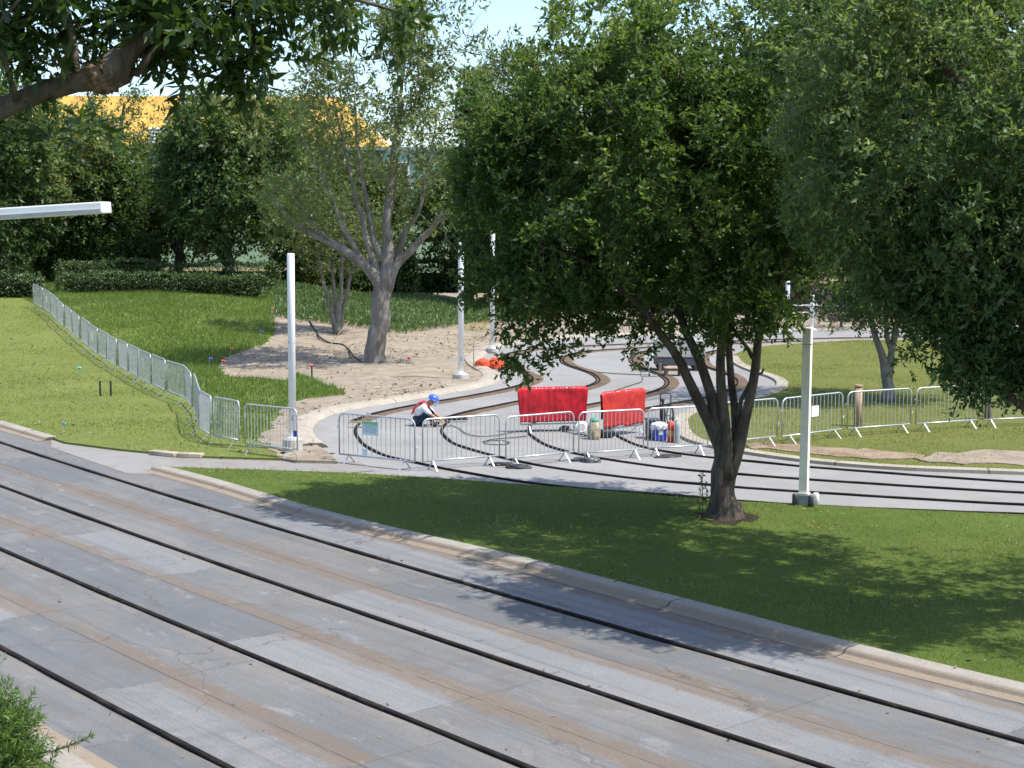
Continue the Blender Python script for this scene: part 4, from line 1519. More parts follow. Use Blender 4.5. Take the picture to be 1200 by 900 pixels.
# ------------------------------------------------------------------ trees
# main tree
D = 27.4
bq = G(850, 606, LZ); D = bq.y
mains = [
    limb([(851, 613, .62), (851, 607, .50), (851, 598, .40), (850, 582, .35), (850, 552, .30), (848, 530, .24), (832, 495, .155), (815, 462, .135), (797, 425, .12), (775, 392, .10, -.2), (740, 350, .075, -.6), (690, 310, .045, -1.1), (640, 290, .02, -1.6)], D),
    limb([(849, 594, .12), (847, 555, .17), (842, 510, .15), (832, 460, .13), (818, 420, .115), (806, 392, .105, .2), (785, 330, .085, .6), (760, 250, .06, 1.0), (735, 170, .03, 1.3), (715, 100, .015, 1.5)], D),
    limb([(852, 562, .22), (850, 500, .14), (845, 450, .12), (846, 400, .105), (850, 360, .095, .3), (850, 290, .075, .5), (840, 200, .05, .2), (835, 110, .025, 0), (838, 40, .012, 0)], D - .05),
    limb([(852, 592, .12), (858, 550, .12), (862, 500, .11), (858, 450, .095), (853, 405, .09), (852, 375, .08, .2), (862, 320, .06, 1.1), (870, 240, .04, 1.9), (880, 170, .02, 2.4)], D + .2),
    limb([(852, 596, .12), (858, 560, .15), (867, 518, .15), (877, 475, .125), (886, 430, .115), (889, 400, .10), (900, 360, .09, -.3), (925, 300, .07, -.8), (955, 220, .045, -1.2), (975, 150, .02, -1.5)], D),
    limb([(864, 500, .07), (868, 470, .06), (880, 446, .05)], D + .1),
    limb([(882, 420, .06), (876, 408, .05), (866, 396, .045), (860, 385, .04, .4), (830, 350, .03, 1.2)], D),
    limb([(893, 385, .06), (930, 350, .05, .4), (980, 310, .035, .8), (1010, 270, .015, 1.0)], D),
    limb([(848, 330, .06, .2), (810, 260, .045, -.8), (770, 200, .03, -1.6), (740, 160, .012, -2.0)], D),
    limb([(895, 432, .028), (893, 437, .032), (886, 440, .03)], D)]
mains = [[(a[0], a[1], a[2], a[3] * (.62 if a[3] > .2 else .70)) for a in l] for l in mains]
rt = [limb([(849 + dx * .5, 592, .13), (849 + dx * .85, 608, .09), (849 + dx * 1.3, 614, .04)], D + dd) for dx, dd in ((-22, .05), (24, .1))]
ml = [lobe(770, 215, D, 3.2, 3.2, 2.9, 1.0), lobe(630, 220, D + .2, 1.6, 1.7, 2.1, 1.2), lobe(720, 100, D, 2.2, 2.4, 1.5, .9), lobe(900, 210, D, 2.0, 2.8, 2.8, .8),
      lobe(635, 340, D - .6, 1.35, 1.4, .8, 1.5), lobe(715, 362, D - .6, 1.2, 1.3, .45, 1.2), lobe(585, 165, D, .85, 1.4, 1.3, 1.5), lobe(660, 70, D + .4, 1.3, 1.6, .9, 1.3), lobe(940, 60, D + .6, 1.8, 2.0, 1.4, 1.0), lobe(840, 335, D - .3, 1.7, 2.2, .6, 1.0), lobe(625, 415, D - 1.2, .85, .6, .42, 3.0), lobe(745, 408, D - 1.0, .45, .5, .28, 2.5), lobe(925, 322, D, 1.0, 1.6, .6, .8), lobe(840, 45, D, 2.2, 2.6, 1.2, .8)]
tree('oak_tree', 'big multi-stemmed dark tree standing on the island grass by the square pole', 'tree', (bq.x, bq.y, LZ - .05), mains + rt, ml, 3600, (.098, .056), 45, .27, M['lf_main'], M['bark'], 11, gap=.02, clump=.75, bare=150, shell=.25, twig_r=.011)
# root mulch ring
md = [(bq.x + .55 * math.cos(a) * random.uniform(.75, 1.15), bq.y + .62 * math.sin(a) * random.uniform(.6, 1.5)) for a in np.linspace(0, 2 * math.pi, 22)[:-1]]
sheet('mulch', md, LZ + .004, M['mulch'], .25, .04, 'structure', .06)
# sucker sprig beside the trunk
r_ = np.random.default_rng(5)
sq_ = G(826, 598, LZ)
root = thing('sapling', 'thin leafy sucker shoot left of the big trunk', 'sapling', (sq_.x, sq_.y, LZ))
s = MB(); ps = []
for k in range(4):
    a = r_.uniform(-.15, .15, 2); h = r_.uniform(.5, .95)
    pl = [(k * .06 - .1 + a[0] * t * t, a[1] * t, h * t) for t in np.linspace(0, 1, 7)]
    s.tube(pl, [.008 * (1 - .7 * t) for t in np.linspace(0, 1, 7)], 5)
    for t in np.linspace(.25, 1, 14):
        ps.append((k * .06 - .1 + a[0] * t * t, a[1] * t, h * t))
s.build('stem', M['bark'], root)
ps = np.repeat(np.array(ps), 2, 0)
V = leaf_quads(ps, unit(r_.normal(size=ps.shape) + [0, 0, .3]), r_.uniform(.05, .09, len(ps)), r_.uniform(.025, .045, len(ps)), r_)
mesh_quads('foliage', V, r_.uniform(.1, .5, len(ps)), M['lf_main'], root)

# right near tree (trunk outside the frame)
D2 = 19.8
tb_ = Vector((9.4, D2 + .5, LZ))
rl_ = [lobe(1130, 150, D2, 2.6, 2.8, 2.7, 1), lobe(1250, 100, D2, 3.0, 3.2, 2.8, .7), lobe(1130, 335, D2 - .3, .95, 1.1, .75, 4.0), lobe(1210, 360, D2 - .3, 1.0, 1.2, 1.1, 3.5), lobe(1100, 415, D2 - .5, .50, .5, .50, 9), lobe(1145, 420, D2 - .6, .5, .5, .55, 8), lobe(1118, 478, D2 - .6, .16, .18, .36, 22), lobe(1112, 500, D2 - .6, .06, .08, .14, 90), lobe(1190, 425, D2 - .4, .5, .6, .42, 6), lobe(1060, 330, D2 - .2, .5, .8, .5, 4), lobe(1030, 180, D2 + .8, 1.3, 1.8, 1.8, 1.1), lobe(1110, 110, D2 + 3.2, 3.0, 1.9, 2.6, .7), lobe(1010, 40, D2 + 2.5, 1.8, 2.0, 1.4, .9), lobe(1090, 270, D2, 1.4, 1.6, .9, 1.5), lobe(1080, 20, D2 + .5, 2.2, 2.4, 1.4, .8), lobe(1480, 150, D2, 3.6, 3.6, 2.8, .25)]
rl_ = [(a[0], a[1], a[2], a[3] * .9, a[4] * .9, a[5] * .9, a[6]) for a in rl_]
rlimbs = [[(9.4, D2 + .5, 0, .42), (9.3, D2 + .5, 1.4, .33), (9.1, D2 + .4, 2.6, .30), (8.4, D2 + .2, 4.2, .22), (7.2, D2, 5.6, .14), (6.1, D2 - .2, 6.6, .07), (5.3, D2, 7.4, .03)],
          [(9.2, D2 + .5, 1.9, .2)] + limb([(1290, 440, .13), (1240, 480, .10), (1200, 475, .075), (1180, 462, .06), (1165, 432, .05), (1150, 400, .04), (1130, 370, .03), (1110, 350, .015)], D2 - .5),
          [(10.3, D2 + .4, 2.6, .2), (9.2, D2 - .4, 3.6, .13), (8.0, D2 - .7, 4.3, .08), (7.0, D2 - .8, 4.8, .03)],
          [(10.3, D2 + .4, 2.6, .22), (11.4, D2 + .2, 4.6, .15), (12.4, D2, 6.4, .08)],
          limb([(1165, 432, .022), (1148, 436, .017), (1128, 452, .012), (1116, 488, .005)], D2 - .6)]
tree('evergreen_tree', 'large dark evergreen filling the right edge, its branch hanging over the barriers', 'tree', tuple(tb_), rlimbs, rl_, 4600, (.088, .043), 45, .25, M['lf_right'], M['bark'], 12, gap=-.02, clump=.75, bare=130, shell=.2, droop=.15)

# mid right tree on the lawn
b3 = G(1038, 471, LZ); D3 = b3.y
l3 = [limb([(1040, 473, .24), (1040, 458, .17), (1039, 440, .155), (1033, 415, .11), (1026, 395, .09), (1015, 350, .07, .5), (1005, 290, .04, 1)], D3),
      limb([(1041, 442, .12), (1045, 415, .10), (1049, 392, .09), (1058, 330, .07, -.5), (1068, 260, .03, -1)], D3),
      limb([(1040, 440, .11), (1046, 415, .075), (1040, 395, .07), (1036, 330, .05, 1), (1030, 260, .03, 2)], D3)]
tree('lawn_tree', 'small tree with forked grey trunk on the right lawn behind the wooden posts', 'tree', (b3.x, b3.y, LZ - .03), l3,
     [lobe(1040, 250, D3, 2.8, 2.8, 2.6, 1), lobe(1060, 355, D3, 1.8, 2.2, .85, 2.2), lobe(1000, 345, D3 - .5, 1.2, 1.4, .7, 2.2), lobe(1110, 370, D3, 1.2, 1.4, .7, 2.0), lobe(1120, 300, D3 + .5, 1.8, 2, 1.6, .8), lobe(1080, 130, D3, 3.4, 3, 2.2, .8)], 1200, (.11, .06), 40, .42, M['lf_dark'], M['barkg'], 13, gap=-.2, shell=.3)
# left pale tree on the mound
b4 = T(440, 427, .07); D4 = b4.y
l4 = [limb([(441, 432, .50), (441, 424, .40), (442, 400, .36), (446, 370, .35), (449, 345, .34), (440, 325, .24), (425, 310, .20), (400, 292, .16), (375, 278, .12, .3), (345, 262, .08, .6), (320, 235, .04, .8)], D4),
      limb([(447, 352, .3), (452, 330, .26), (454, 300, .22), (455, 270, .18), (457, 230, .14), (460, 190, .10), (468, 120, .06, .3), (478, 50, .03, .5)], D4),
      limb([(452, 345, .2), (465, 312, .17), (480, 295, .14), (505, 268, .10, -.4), (530, 235, .05, -.8)], D4),
      limb([(444, 325, .15), (432, 290, .12), (425, 260, .10), (412, 210, .07, .4), (398, 150, .04, .6), (385, 90, .02, .8)], D4),
      limb([(452, 310, .15), (440, 285, .11), (432, 250, .09, .3), (420, 180, .05, .6), (415, 110, .02, .9)], D4),
      limb([(425, 308, .10), (400, 262, .08), (395, 250, .07), (380, 210, .05), (350, 160, .02)], D4),
      limb([(462, 310, .12), (475, 270, .10), (490, 250, .08), (500, 200, .05), (512, 140, .02)], D4 + .4),
      limb([(400, 290, .06), (372, 268, .05), (348, 240, .03), (338, 210, .015)], D4)]
tree('willowy_tree', 'tall sparse pale green tree with thick grey trunk on the sandy mound', 'tree', tuple(b4 - Vector((0, 0, .05))), l4,
     [lobe(455, 110, D4, 3.6, 3.4, 3.6, 1), lobe(370, 170, D4, 2.2, 2.6, 2.4, .6), lobe(520, 190, D4, 2.2, 2.5, 2.6, .8), lobe(480, 30, D4, 2.8, 2.6, 2.0, 1), lobe(340, 225, D4, 1.6, 1.8, 1.3, .6), lobe(515, 255, D4 - .4, 1.3, 1.5, .9, .8), lobe(360, 240, D4, 1.6, 1.8, .8, .8), lobe(400, 60, D4, 2.0, 2.2, 2.0, .6)], 640, (.20, .085), 25, .5, M['lf_pale'], M['barkg'], 14, bare=160, gap=.02, shell=.1, twig_r=.016, droop=.1)
# slender multi-stem tree left of it
b5 = T(396, 391, .07); D5 = b5.y
l5 = [limb([(396 + dx * .3, 393, .10), (396 + dx, 360, .085), (396 + dx * 1.9, 330, .08), (396 + dx * 2.6, 300, .06), (396 + dx * 3.5, 250, .03)], D5 + dd) for dx, dd in ((-9, 0), (-3, .4), (2, -.3), (7, .1))]
tree('crape_myrtle', 'slender multi-stemmed tree between the white pole and the grey trunk', 'tree', tuple(b5 - Vector((0, 0, .05))), l5, [lobe(385, 265, D5, 2.6, 2.2, 1.9, 1), lobe(350, 250, D5, 1.8, 2, 1.6, .8), lobe(420, 285, D5, 1.6, 1.8, 1.2, .8)], 330, (.14, .07), 40, .5, M['lf_mid'], M['barkg'], 15, gap=-.15, shell=.2)
# dark tree at the hedge
def bigtree(name, px, base_py, d, top_py, w, label, lm, bk, seed, ncl=520, leaf=(.22, .11), per=40, sprig=.75, low=None, group=None, gap=-.12, zb=None):
    z0 = zb if zb is not None else float(Hf(P(px, base_py, d).x, d))
    bp = P(px, base_py, d); bp.z = z0
    tp = P(px, top_py, d).z
    s = 1800 / d
    rw = w / s / 2
    lowz = P(px, low if low else base_py - 40, d).z
    cz = (tp + lowz) / 2; rz = (tp - lowz) / 2
    rr = random.Random(seed)
    lim = []
    tr = .028 * (tp - z0) + .05
    split = max(z0 + 1.0, lowz + .2 * (tp - lowz))
    lim.append([(bp.x, d, z0 - .1, tr * 1.4), (bp.x, d, z0 + .5, tr), (bp.x + rr.uniform(-.2, .2), d, split, tr * .8), (bp.x + rr.uniform(-.5, .5), d, cz, tr * .5), (bp.x + rr.uniform(-.8, .8), d, cz + rz * .7, tr * .15)])
    for k in range(6):
        a = 2 * math.pi * k / 6 + rr.uniform(-.3, .3)
        zz = split + (cz - split) * rr.uniform(-.1, .5)
        lim.append([(bp.x, d, zz - .2, tr * .6), (bp.x + rw * .35 * math.cos(a), d + rw * .35 * math.sin(a), zz + rz * .3, tr * .4), (bp.x + rw * .75 * math.cos(a), d + rw * .75 * math.sin(a), zz + rz * .6, tr * .15)])
    lob = [(bp.x, d, cz, rw * .85, rw * .85, rz * .9, 1)]
    for k in range(8):
        a = rr.uniform(0, 6.28); e = rr.uniform(-.7, .8)
        lob.append((bp.x + rw * .6 * math.cos(a), d + rw * .6 * math.sin(a), cz + rz * .62 * e, rw * rr.uniform(.35, .5), rw * rr.uniform(.35, .5), rz * rr.uniform(.28, .42), 1))
    return tree(name, label, 'tree', (bp.x, bp.y, z0), lim, lob, ncl, leaf, per, sprig, lm, bk, seed, gap=gap, shell=.35, group=group, twig_r=.03, trunk_n=9)


TL = (.26, .15)
bigtree('hedge_tree', 268, 352, 88, 92, 190, 'dense dark green tree behind the clipped hedges', M['lf_dark'], M['barkd'], 31, 1300, TL, 40, .8, 312, gap=-.3)
bigtree('yard_tree', 95, 340, 92, 112, 170, 'broad dark tree in front of the yellow roof, behind the hedge', M['lf_dark'], M['barkd'], 32, 800, TL, 40, .8, 322, gap=-.25)
bigtree('yard_tree', 5, 345, 86, 62, 170, 'dark tree at the left edge behind the barrier line end', M['lf_dark'], M['barkd'], 33, 900, TL, 40, .8, 328, gap=-.25)
bigtree('yard_tree', 140, 338, 101, 88, 150, 'airy pale tree letting the yellow roof show through', M['lf_mid'], M['barkd'], 44, 330, (.22, .12), 36, .8, 300, gap=.12)
bigtree('yard_tree', 365, 345, 104, 92, 170, 'airy tree in front of the right end of the yellow roof', M['lf_mid'], M['barkd'], 45, 330, (.22, .12), 36, .8, 300, gap=.12)
bigtree('yard_tree', 150, 338, 96, 190, 90, 'low rounded dark tree between the yellow roof and the hedge', M['lf_dark'], M['barkd'], 34, 520, TL, 40, .75, 326, gap=-.25)
bigtree('yard_tree', 345, 345, 97, 150, 150, 'mid green tree just behind the tall white pole', M['lf_mid'], M['barkd'], 35, 720, TL, 40, .75, 318, gap=-.2)
bigtree('yard_tree', 208, 345, 95, 150, 110, 'loose mid green tree between the dense dark tree and the low rounded one', M['lf_mid'], M['barkd'], 46, 420, (.22, .13), 36, .8, 322, gap=-.02)
bigtree('yard_tree', 425, 345, 99, 185, 130, 'mid green low tree against the mint wall behind the grey trunk', M['lf_mid'], M['barkd'], 42, 560, TL, 40, .75, 318, gap=-.15)
bigtree('yard_tree', 548, 350, 96, 170, 120, 'dark tree against the mint wall between the mound pole and the big crown', M['lf_dark'], M['barkd'], 43, 600, TL, 40, .75, 335, gap=-.2)
bigtree('far_tree', 610, 355, 88, 40, 180, 'pale airy tree rising behind the left side of the big crown', M['lf_pale'], M['barkg'], 36, 620, (.26, .11), 36, .8, 280, gap=-.1)
bigtree('far_tree', 710, 365, 92, 110, 190, 'dark tree hidden behind the middle of the big crown', M['lf_dark'], M['barkd'], 37, 800, TL, 40, .8, 345, gap=-.25)
bigtree('far_tree', 830, 365, 96, 60, 210, 'dark tree behind the big trunk beyond the back road', M['lf_dark'], M['barkd'], 38, 800, TL, 40, .8, 360, gap=-.25)
bigtree('far_tree', 925, 368, 88, 30, 170, 'mid green tree beyond the far white poles', M['lf_mid'], M['barkd'], 39, 800, TL, 40, .8, 358, gap=-.25)
bigtree('far_tree', 1060, 372, 90, 10, 230, 'dark tree beyond the right lawn behind the forked tree', M['lf_dark'], M['barkd'], 40, 900, TL, 40, .8, 378, gap=-.25)
bigtree('far_tree', 1200, 372, 86, 40, 220, 'dark tree at the right edge beyond the lawn', M['lf_dark'], M['barkd'], 41, 700, TL, 40, .8, 380, gap=-.25)
# bare twiggy shrub
bq5 = G(985, 386); r5 = np.random.default_rng(6)
root = thing('bare_shrub', 'leafless pinkish grey twiggy shrub beyond the back road', 'shrub', (bq5.x, bq5.y, 0))
s = MB()
for k in range(150):
    a = r5.uniform(0, 6.28); e = r5.uniform(.35, 1.4); L = r5.uniform(.8, 2.2)
    d = np.array([math.cos(a) * math.cos(e) * 1.1, math.sin(a) * math.cos(e), math.sin(e)])
    p0 = np.array([r5.normal() * .5, r5.normal() * .4, .4]); p1 = p0 + d * L * .5 + r5.normal(size=3) * .12; p2 = p0 + d * L + r5.normal(size=3) * .2
    s.tube([p0, p1, p2], [.022, .014, .006], 4, cap=False)
    for q in range(3):
        e2 = d + r5.normal(size=3) * .6
        s.tube([p1 + (p2 - p1) * .3 * q, p1 + (p2 - p1) * .3 * q + e2 * .5], [.010, .005], 3, cap=False)
s.build('twigs', simple('twig_bark', (.20, .16, .125), .9), root)
s = MB(); s.tube([(0, 0, -.1), (.05, 0, .6)], [.10, .06], 7); s.build('trunk', M['barkg'], root)

# overhanging near tree, top left
D6 = 10.0
o6 = [limb([(-420, 330, .13, -.3), (-200, 240, .10, 0), (-80, 175, .078), (0, 126, .068), (45, 108, .066), (85, 97, .070), (104, 92, .105), (124, 88, .125), (136, 82, .10), (144, 68, .058), (165, 48, .055), (190, 26, .05), (215, -15, .045, .2), (260, -70, .03, .4)], D6),
      limb([(146, 82, .03), (160, 86, .028), (172, 70, .026), (182, 55, .024), (210, 45, .02, .2), (280, 30, .014, .4), (360, 15, .008, .5)], D6 + .02),
      limb([(90, 95, .03), (88, 60, .03), (82, 30, .028, .1), (70, -20, .02, .2)], D6),
      limb([(20, 118, .02), (5, 70, .02, -.2), (-10, 40, .015, -.3), (30, -10, .01, -.4)], D6 - .05),
      limb([(215, -15, .03, .2), (330, -10, .02, .4), (420, 0, .014, .4), (470, 15, .007, .4)], D6)]
tx = P(-420, 330, D6 - .3)
o6.insert(0, [(tx.x - .2, tx.y, 0, .28), (tx.x - .15, tx.y, 1.5, .21), (tx.x - .05, tx.y, 3.2, .18), (tx.x, tx.y, tx.z, .14), (tx.x - .4, tx.y + .1, tx.z + 2, .10), (tx.x - .3, tx.y, tx.z + 4, .04)])


def knot(mb, base):
    pass


ov = tree('overhanging_tree', 'near leafy limb with a knotted burl hanging in at the top left', 'tree', (tx.x - .2, tx.y, 0), o6,
     [lobe(110, 5, D6, .75, .6, .32, 1), lobe(30, 40, D6, .42, .5, .28, 1), lobe(255, 20, D6 + .2, .62, .6, .30, 1.0), lobe(225, 85, D6 + .2, .24, .35, .20, .9), lobe(300, 70, D6 + .3, .28, .35, .24, 1.4), lobe(215, -60, D6, 1.6, .9, .32, .6), lobe(430, 20, D6 + .3, .30, .4, .16, 2.2), lobe(365, 5, D6 + .3, .4, .4, .22, .8), lobe(128, 150, D6 - .1, .10, .12, .08, 8), lobe(-150, 100, D6, .8, .6, .4, .3), lobe(40, 175, D6 + .2, .25, .3, .08, .4)], 250, (.10, .042), 35, .17, M['lf_over'], M['bark'], 16, gap=-.3, shell=.1, twig_r=.006, droop=.35, tint0=.36)
bm = bmesh.new(); bmesh.ops.create_icosphere(bm, subdivisions=5, radius=1)
for v in bm.verts:
    c = v.co.copy()
    v.co = c * (.115 * (1 + .25 * noise.noise(c * 2.2) + .22 * noise.noise(c * 5) + .10 * abs(noise.noise(c * 12))))
    v.co.x *= 1.15
kq = P(122, 88, D6 - .03)
s = MB(); s.bm(bm, Matrix.Translation(kq - Vector((tx.x - .2, tx.y, 0)))); s.build('burl', barkmat('burl_bark', (.06, .035, .022), (.19, .125, .08), 14, (.26, .18, .12)), ov, True)

# near needle shrub, lower left
def needle_shrub():
    r = np.random.default_rng(9)
    c0 = P(-38, 860, 12.6)
    root = thing('needle_shrub', 'bright green needle-leaved shrub at the lower left corner', 'shrub', (c0.x, c0.y, 0))
    B = np.array([c0.x, c0.y, 0])
    stems = MB(); allp, alla, tt = [], [], []
    for k in range(420):
        a = r.uniform(0, 6.28); e = r.uniform(-.25, 1.35)
        d = np.array([math.cos(a) * math.cos(e), math.sin(a) * math.cos(e), math.sin(e) * 1.0])
        st = np.array([0, 0, r.uniform(.35, .75)]) + d * np.array([.10, .10, .2])
        L = r.uniform(.30, .66)
        en = st + d * np.array([L * .95, L * .95, L * 1.05])
        mid = (st + en) / 2 + r.normal(size=3) * .04
        stems.tube([st, mid, en], [.008, .006, .003], 4, cap=False)
        for sub in range(5):
            f = r.uniform(.35, 1)
            p0 = st + (en - st) * f
            d2 = unit((d + r.normal(size=3) * .65 + [0, 0, .25])[None])[0]
            l2 = r.uniform(.08, .17)
            nn = 16
            t = np.linspace(.05, 1, nn)
            pos = p0 + d2 * (l2 * t)[:, None]
            ax = unit(d2 * .8 + r.normal(size=(nn, 3)) * .6)
            allp.append(pos); alla.append(ax); tt.append(np.full(nn, np.clip(.35 + .3 * f - .2 + r.normal() * .15, 0, 1)))
    # the loose sprig reaching right
    e0 = P(70, 880, 12.6); e1 = P(102, 865, 12.6)
    p0 = np.array(P(30, 885, 12.6)) - B; p1 = np.array(e1) - B
    stems.tube([p0, (p0 + p1) / 2 - [0, 0, .03], p1], [.008, .006, .003], 5)
    nn = 130
    t = r.uniform(.15, 1.05, nn)
    pos = p0 + (p1 - p0) * t[:, None] - np.array([0, 0, .12]) * (t * (1 - t))[:, None]
    ax = unit((p1 - p0) / np.linalg.norm(p1 - p0) * .8 + r.normal(size=(nn, 3)) * .5 + [0, 0, .2])
    allp.append(pos); alla.append(ax); tt.append(r.uniform(.1, .6, nn))
    stems.tube([(0, 0, -.05), (0, 0, .5)], [.05, .03], 7)
    stems.build('stems', M['barkd'], root)
    p = np.concatenate(allp); a = np.concatenate(alla); t = np.concatenate(tt)
    V = leaf_quads(p, a, r.uniform(.05, .085, len(p)), r.uniform(.007, .012, len(p)), r, up=.2)
    mesh_quads('foliage', V, np.clip(t + r.normal(size=len(p)) * .1, 0, 1), M['lf_shrub'], root)


needle_shrub()
# kerb at the left of the near road
lk = lanepath(offs[3] - 1.2, -40, 8)
tag(sweep('kerb', lk, [(o, z) for o, z in kp], M['kerb'], wob=.012), kind='structure')
lv = lanepath(offs[3] - 1.28, -40, 8)
ver = [p.xy.to_tuple() for p in lv] + [(lv[-1].x - 12, lv[-1].y - 4), (-45, 0), (lv[0].x - 12, lv[0].y)]
sheet('verge', ver, LZ, M['lawn'], 1.5, .02)

# ------------------------------------------------------------------ hedges, shrubs, plant bed
def hedge(name, label, a, b, depth, h, lm, seed, leaf=(.11, .07), dens=190, cat='hedge', wav=.34):
    r = np.random.default_rng(seed)
    a, b = Vector(a), Vector(b)
    L = (b.xy - a.xy).length
    rz = math.atan2(b.y - a.y, b.x - a.x)
    root = thing(name, label, cat, ((a.x + b.x) / 2, (a.y + b.y) / 2, (a.z + b.z) / 2), rz)
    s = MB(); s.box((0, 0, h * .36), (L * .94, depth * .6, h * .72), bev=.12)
    s.build('shade_core', M['core'], root)  # plain box painted dark as the hedge's shaded inside
    n = int((L * depth + 2 * L * h + 2 * depth * h) * dens)
    f = r.random(n); tot = L * depth + 2 * L * h + 2 * depth * h
    x = r.uniform(-L / 2, L / 2, n); y = r.uniform(-depth / 2, depth / 2, n); z = r.uniform(0, h, n)
    nr = np.zeros((n, 3))
    topm = f < L * depth / tot; fr = (f >= L * depth / tot) & (f < (L * depth + 2 * L * h) / tot); sd = ~(topm | fr)
    z[topm] = h; nr[topm, 2] = 1
    sg = np.where(r.random(n) < .7, -1, 1)
    y[fr] = sg[fr] * depth / 2; nr[fr, 1] = sg[fr]
    x[sd] = sg[sd] * L / 2; nr[sd, 0] = sg[sd]
    p = np.stack([x, y, z], 1)
    wv = (vnoise(p, 2.2, seed) + .5 * vnoise(p, 6.0, seed + 4)) * wav + np.abs(r.normal(size=n)) * .09 - .03
    p = p + nr * wv[:, None]
    ax = unit(nr * .8 + r.normal(size=(n, 3)) * .7)
    V = leaf_quads(p, ax, leaf[0] * r.uniform(.7, 1.3, n), leaf[1] * r.uniform(.7, 1.3, n), r)
    mesh_quads('foliage', V, np.clip(.4 + vnoise(p, 1.5, seed + 2) * .4 + r.normal(size=n) * .15, 0, 1), lm, root)
    return root


def hp(px, py, d):
    q = P(px, py, d); q.z = float(Hf(q.x, d)) + .08
    return q


hedge('clipped_hedge', 'upper clipped dark hedge running in front of the dark tree', hp(72, 340, 86), hp(325, 340, 86), 1.4, 1.35, M['lf_hedge'], 51)
hedge('clipped_hedge', 'lower clipped hedge edging the shaded lawn', hp(70, 350, 79), hp(312, 350, 79), 1.2, 1.0, M['lf_hedge'], 52)
hedge('clipped_hedge', 'clipped hedge left of the barrier line end at the left edge', hp(-60, 340, 84), hp(28, 340, 84), 1.3, 1.5, M['lf_hedge'], 53)
hedge('low_hedge', 'low leafy hedge at the top of the sunlit left lawn', hp(-60, 360, 76), hp(50, 360, 76), 1.2, .95, M['lf_hedge'], 54, (.16, .08), 130)
hedge('shrub_row', 'dark shrub row against the mint wall behind the plant bed', hp(318, 345, 96), hp(600, 345, 96), 1.8, 1.7, M['lf_dark'], 55, (.22, .13), 110, 'shrubs', .45)
hedge('shrub_row', 'dark shrubs behind the far end of the back road', hp(640, 360, 93), hp(1000, 360, 93), 1.8, 1.3, M['lf_dark'], 56, (.22, .13), 90, 'shrubs', .4)
hedge('shrub_row', 'dark shrubs beyond the right lawn', hp(1010, 360, 92), hp(1400, 360, 92), 1.8, 2.2, M['lf_dark'], 57, (.22, .13), 90, 'shrubs', .4)
hedge('shrub_row', 'dark shrub mass under the trees at the far left', hp(-90, 330, 91), hp(185, 330, 91), 2.0, 2.6, M['lf_dark'], 58, (.24, .14), 120, 'shrubs', .8)
# cypress-like small shrub
hedge('upright_shrub', 'narrow upright dark shrub right of the grey trunk against the wall', hp(471, 345, 93), hp(487, 345, 93), .8, 3.6, M['lf_dark'], 59, (.2, .1), 110, 'shrub', .3)
# plant bed: strappy leaves
r_ = np.random.default_rng(77)
bedp = [T(x, y, .07) for x, y in [(322, 372), (345, 376), (400, 382), (470, 392), (520, 385), (560, 378), (640, 374)]]
bed_poly = [p.xy.to_tuple() for p in bedp] + [(P(640, 350, 92).x, 92), (P(320, 350, 92).x, 92)]
xs = np.array([p[0] for p in bed_poly]); ys = np.array([p[1] for p in bed_poly])
nn = 60000
x = r_.uniform(xs.min(), xs.max(), nn); y = r_.uniform(ys.min(), ys.max(), nn)
k = in_poly(x, y, bed_poly); x, y = x[k], y[k]
p = np.stack([x, y, Hf(x, y) + .07 + r_.uniform(0, .25, len(x))], 1)
ax = unit(r_.normal(size=p.shape) * .5 + [0, 0, .8])
V = leaf_quads(p, ax, r_.uniform(.14, .30, len(p)), r_.uniform(.04, .09, len(p)), r_, up=.3)
tag(mesh_quads('ground_cover', V, np.clip(.45 + .4 * vnoise(p, 1.2, 3) + r_.normal(size=len(p)) * .15, 0, 1), M['lf_bed']), 'leafy green planting bed behind the sandy mound', 'planting', None, 'stuff')

# ------------------------------------------------------------------ building
bY = 122.0
def bx(px): return P(px, 258, bY).x
def bz(py, px=300): return P(px, py, bY).z
root = thing('building', 'mint and teal building with a yellow roof behind the trees', 'building', (bx(230), bY, 0))
X0, X1 = bx(-160) - bx(230), bx(640) - bx(230)
cx, wx = (X0 + X1) / 2, X1 - X0
z1, z2, z3 = bz(238), bz(172), bz(108)
MB().box((cx, 6, z1 / 2), (wx, 12, z1)).build('lower_wall', M['wall_mint'], root)
MB().box((cx, 6.2, (z1 + z2) / 2), (wx, 12, z2 - z1)).build('upper_wall', M['wall_teal'], root)
s = MB()
for py in (277, 310): s.box((cx, -.03, bz(py)), (wx, .06, .12))
s.build('wall_band', simple('band_green', (.20, .32, .20), .7), root)
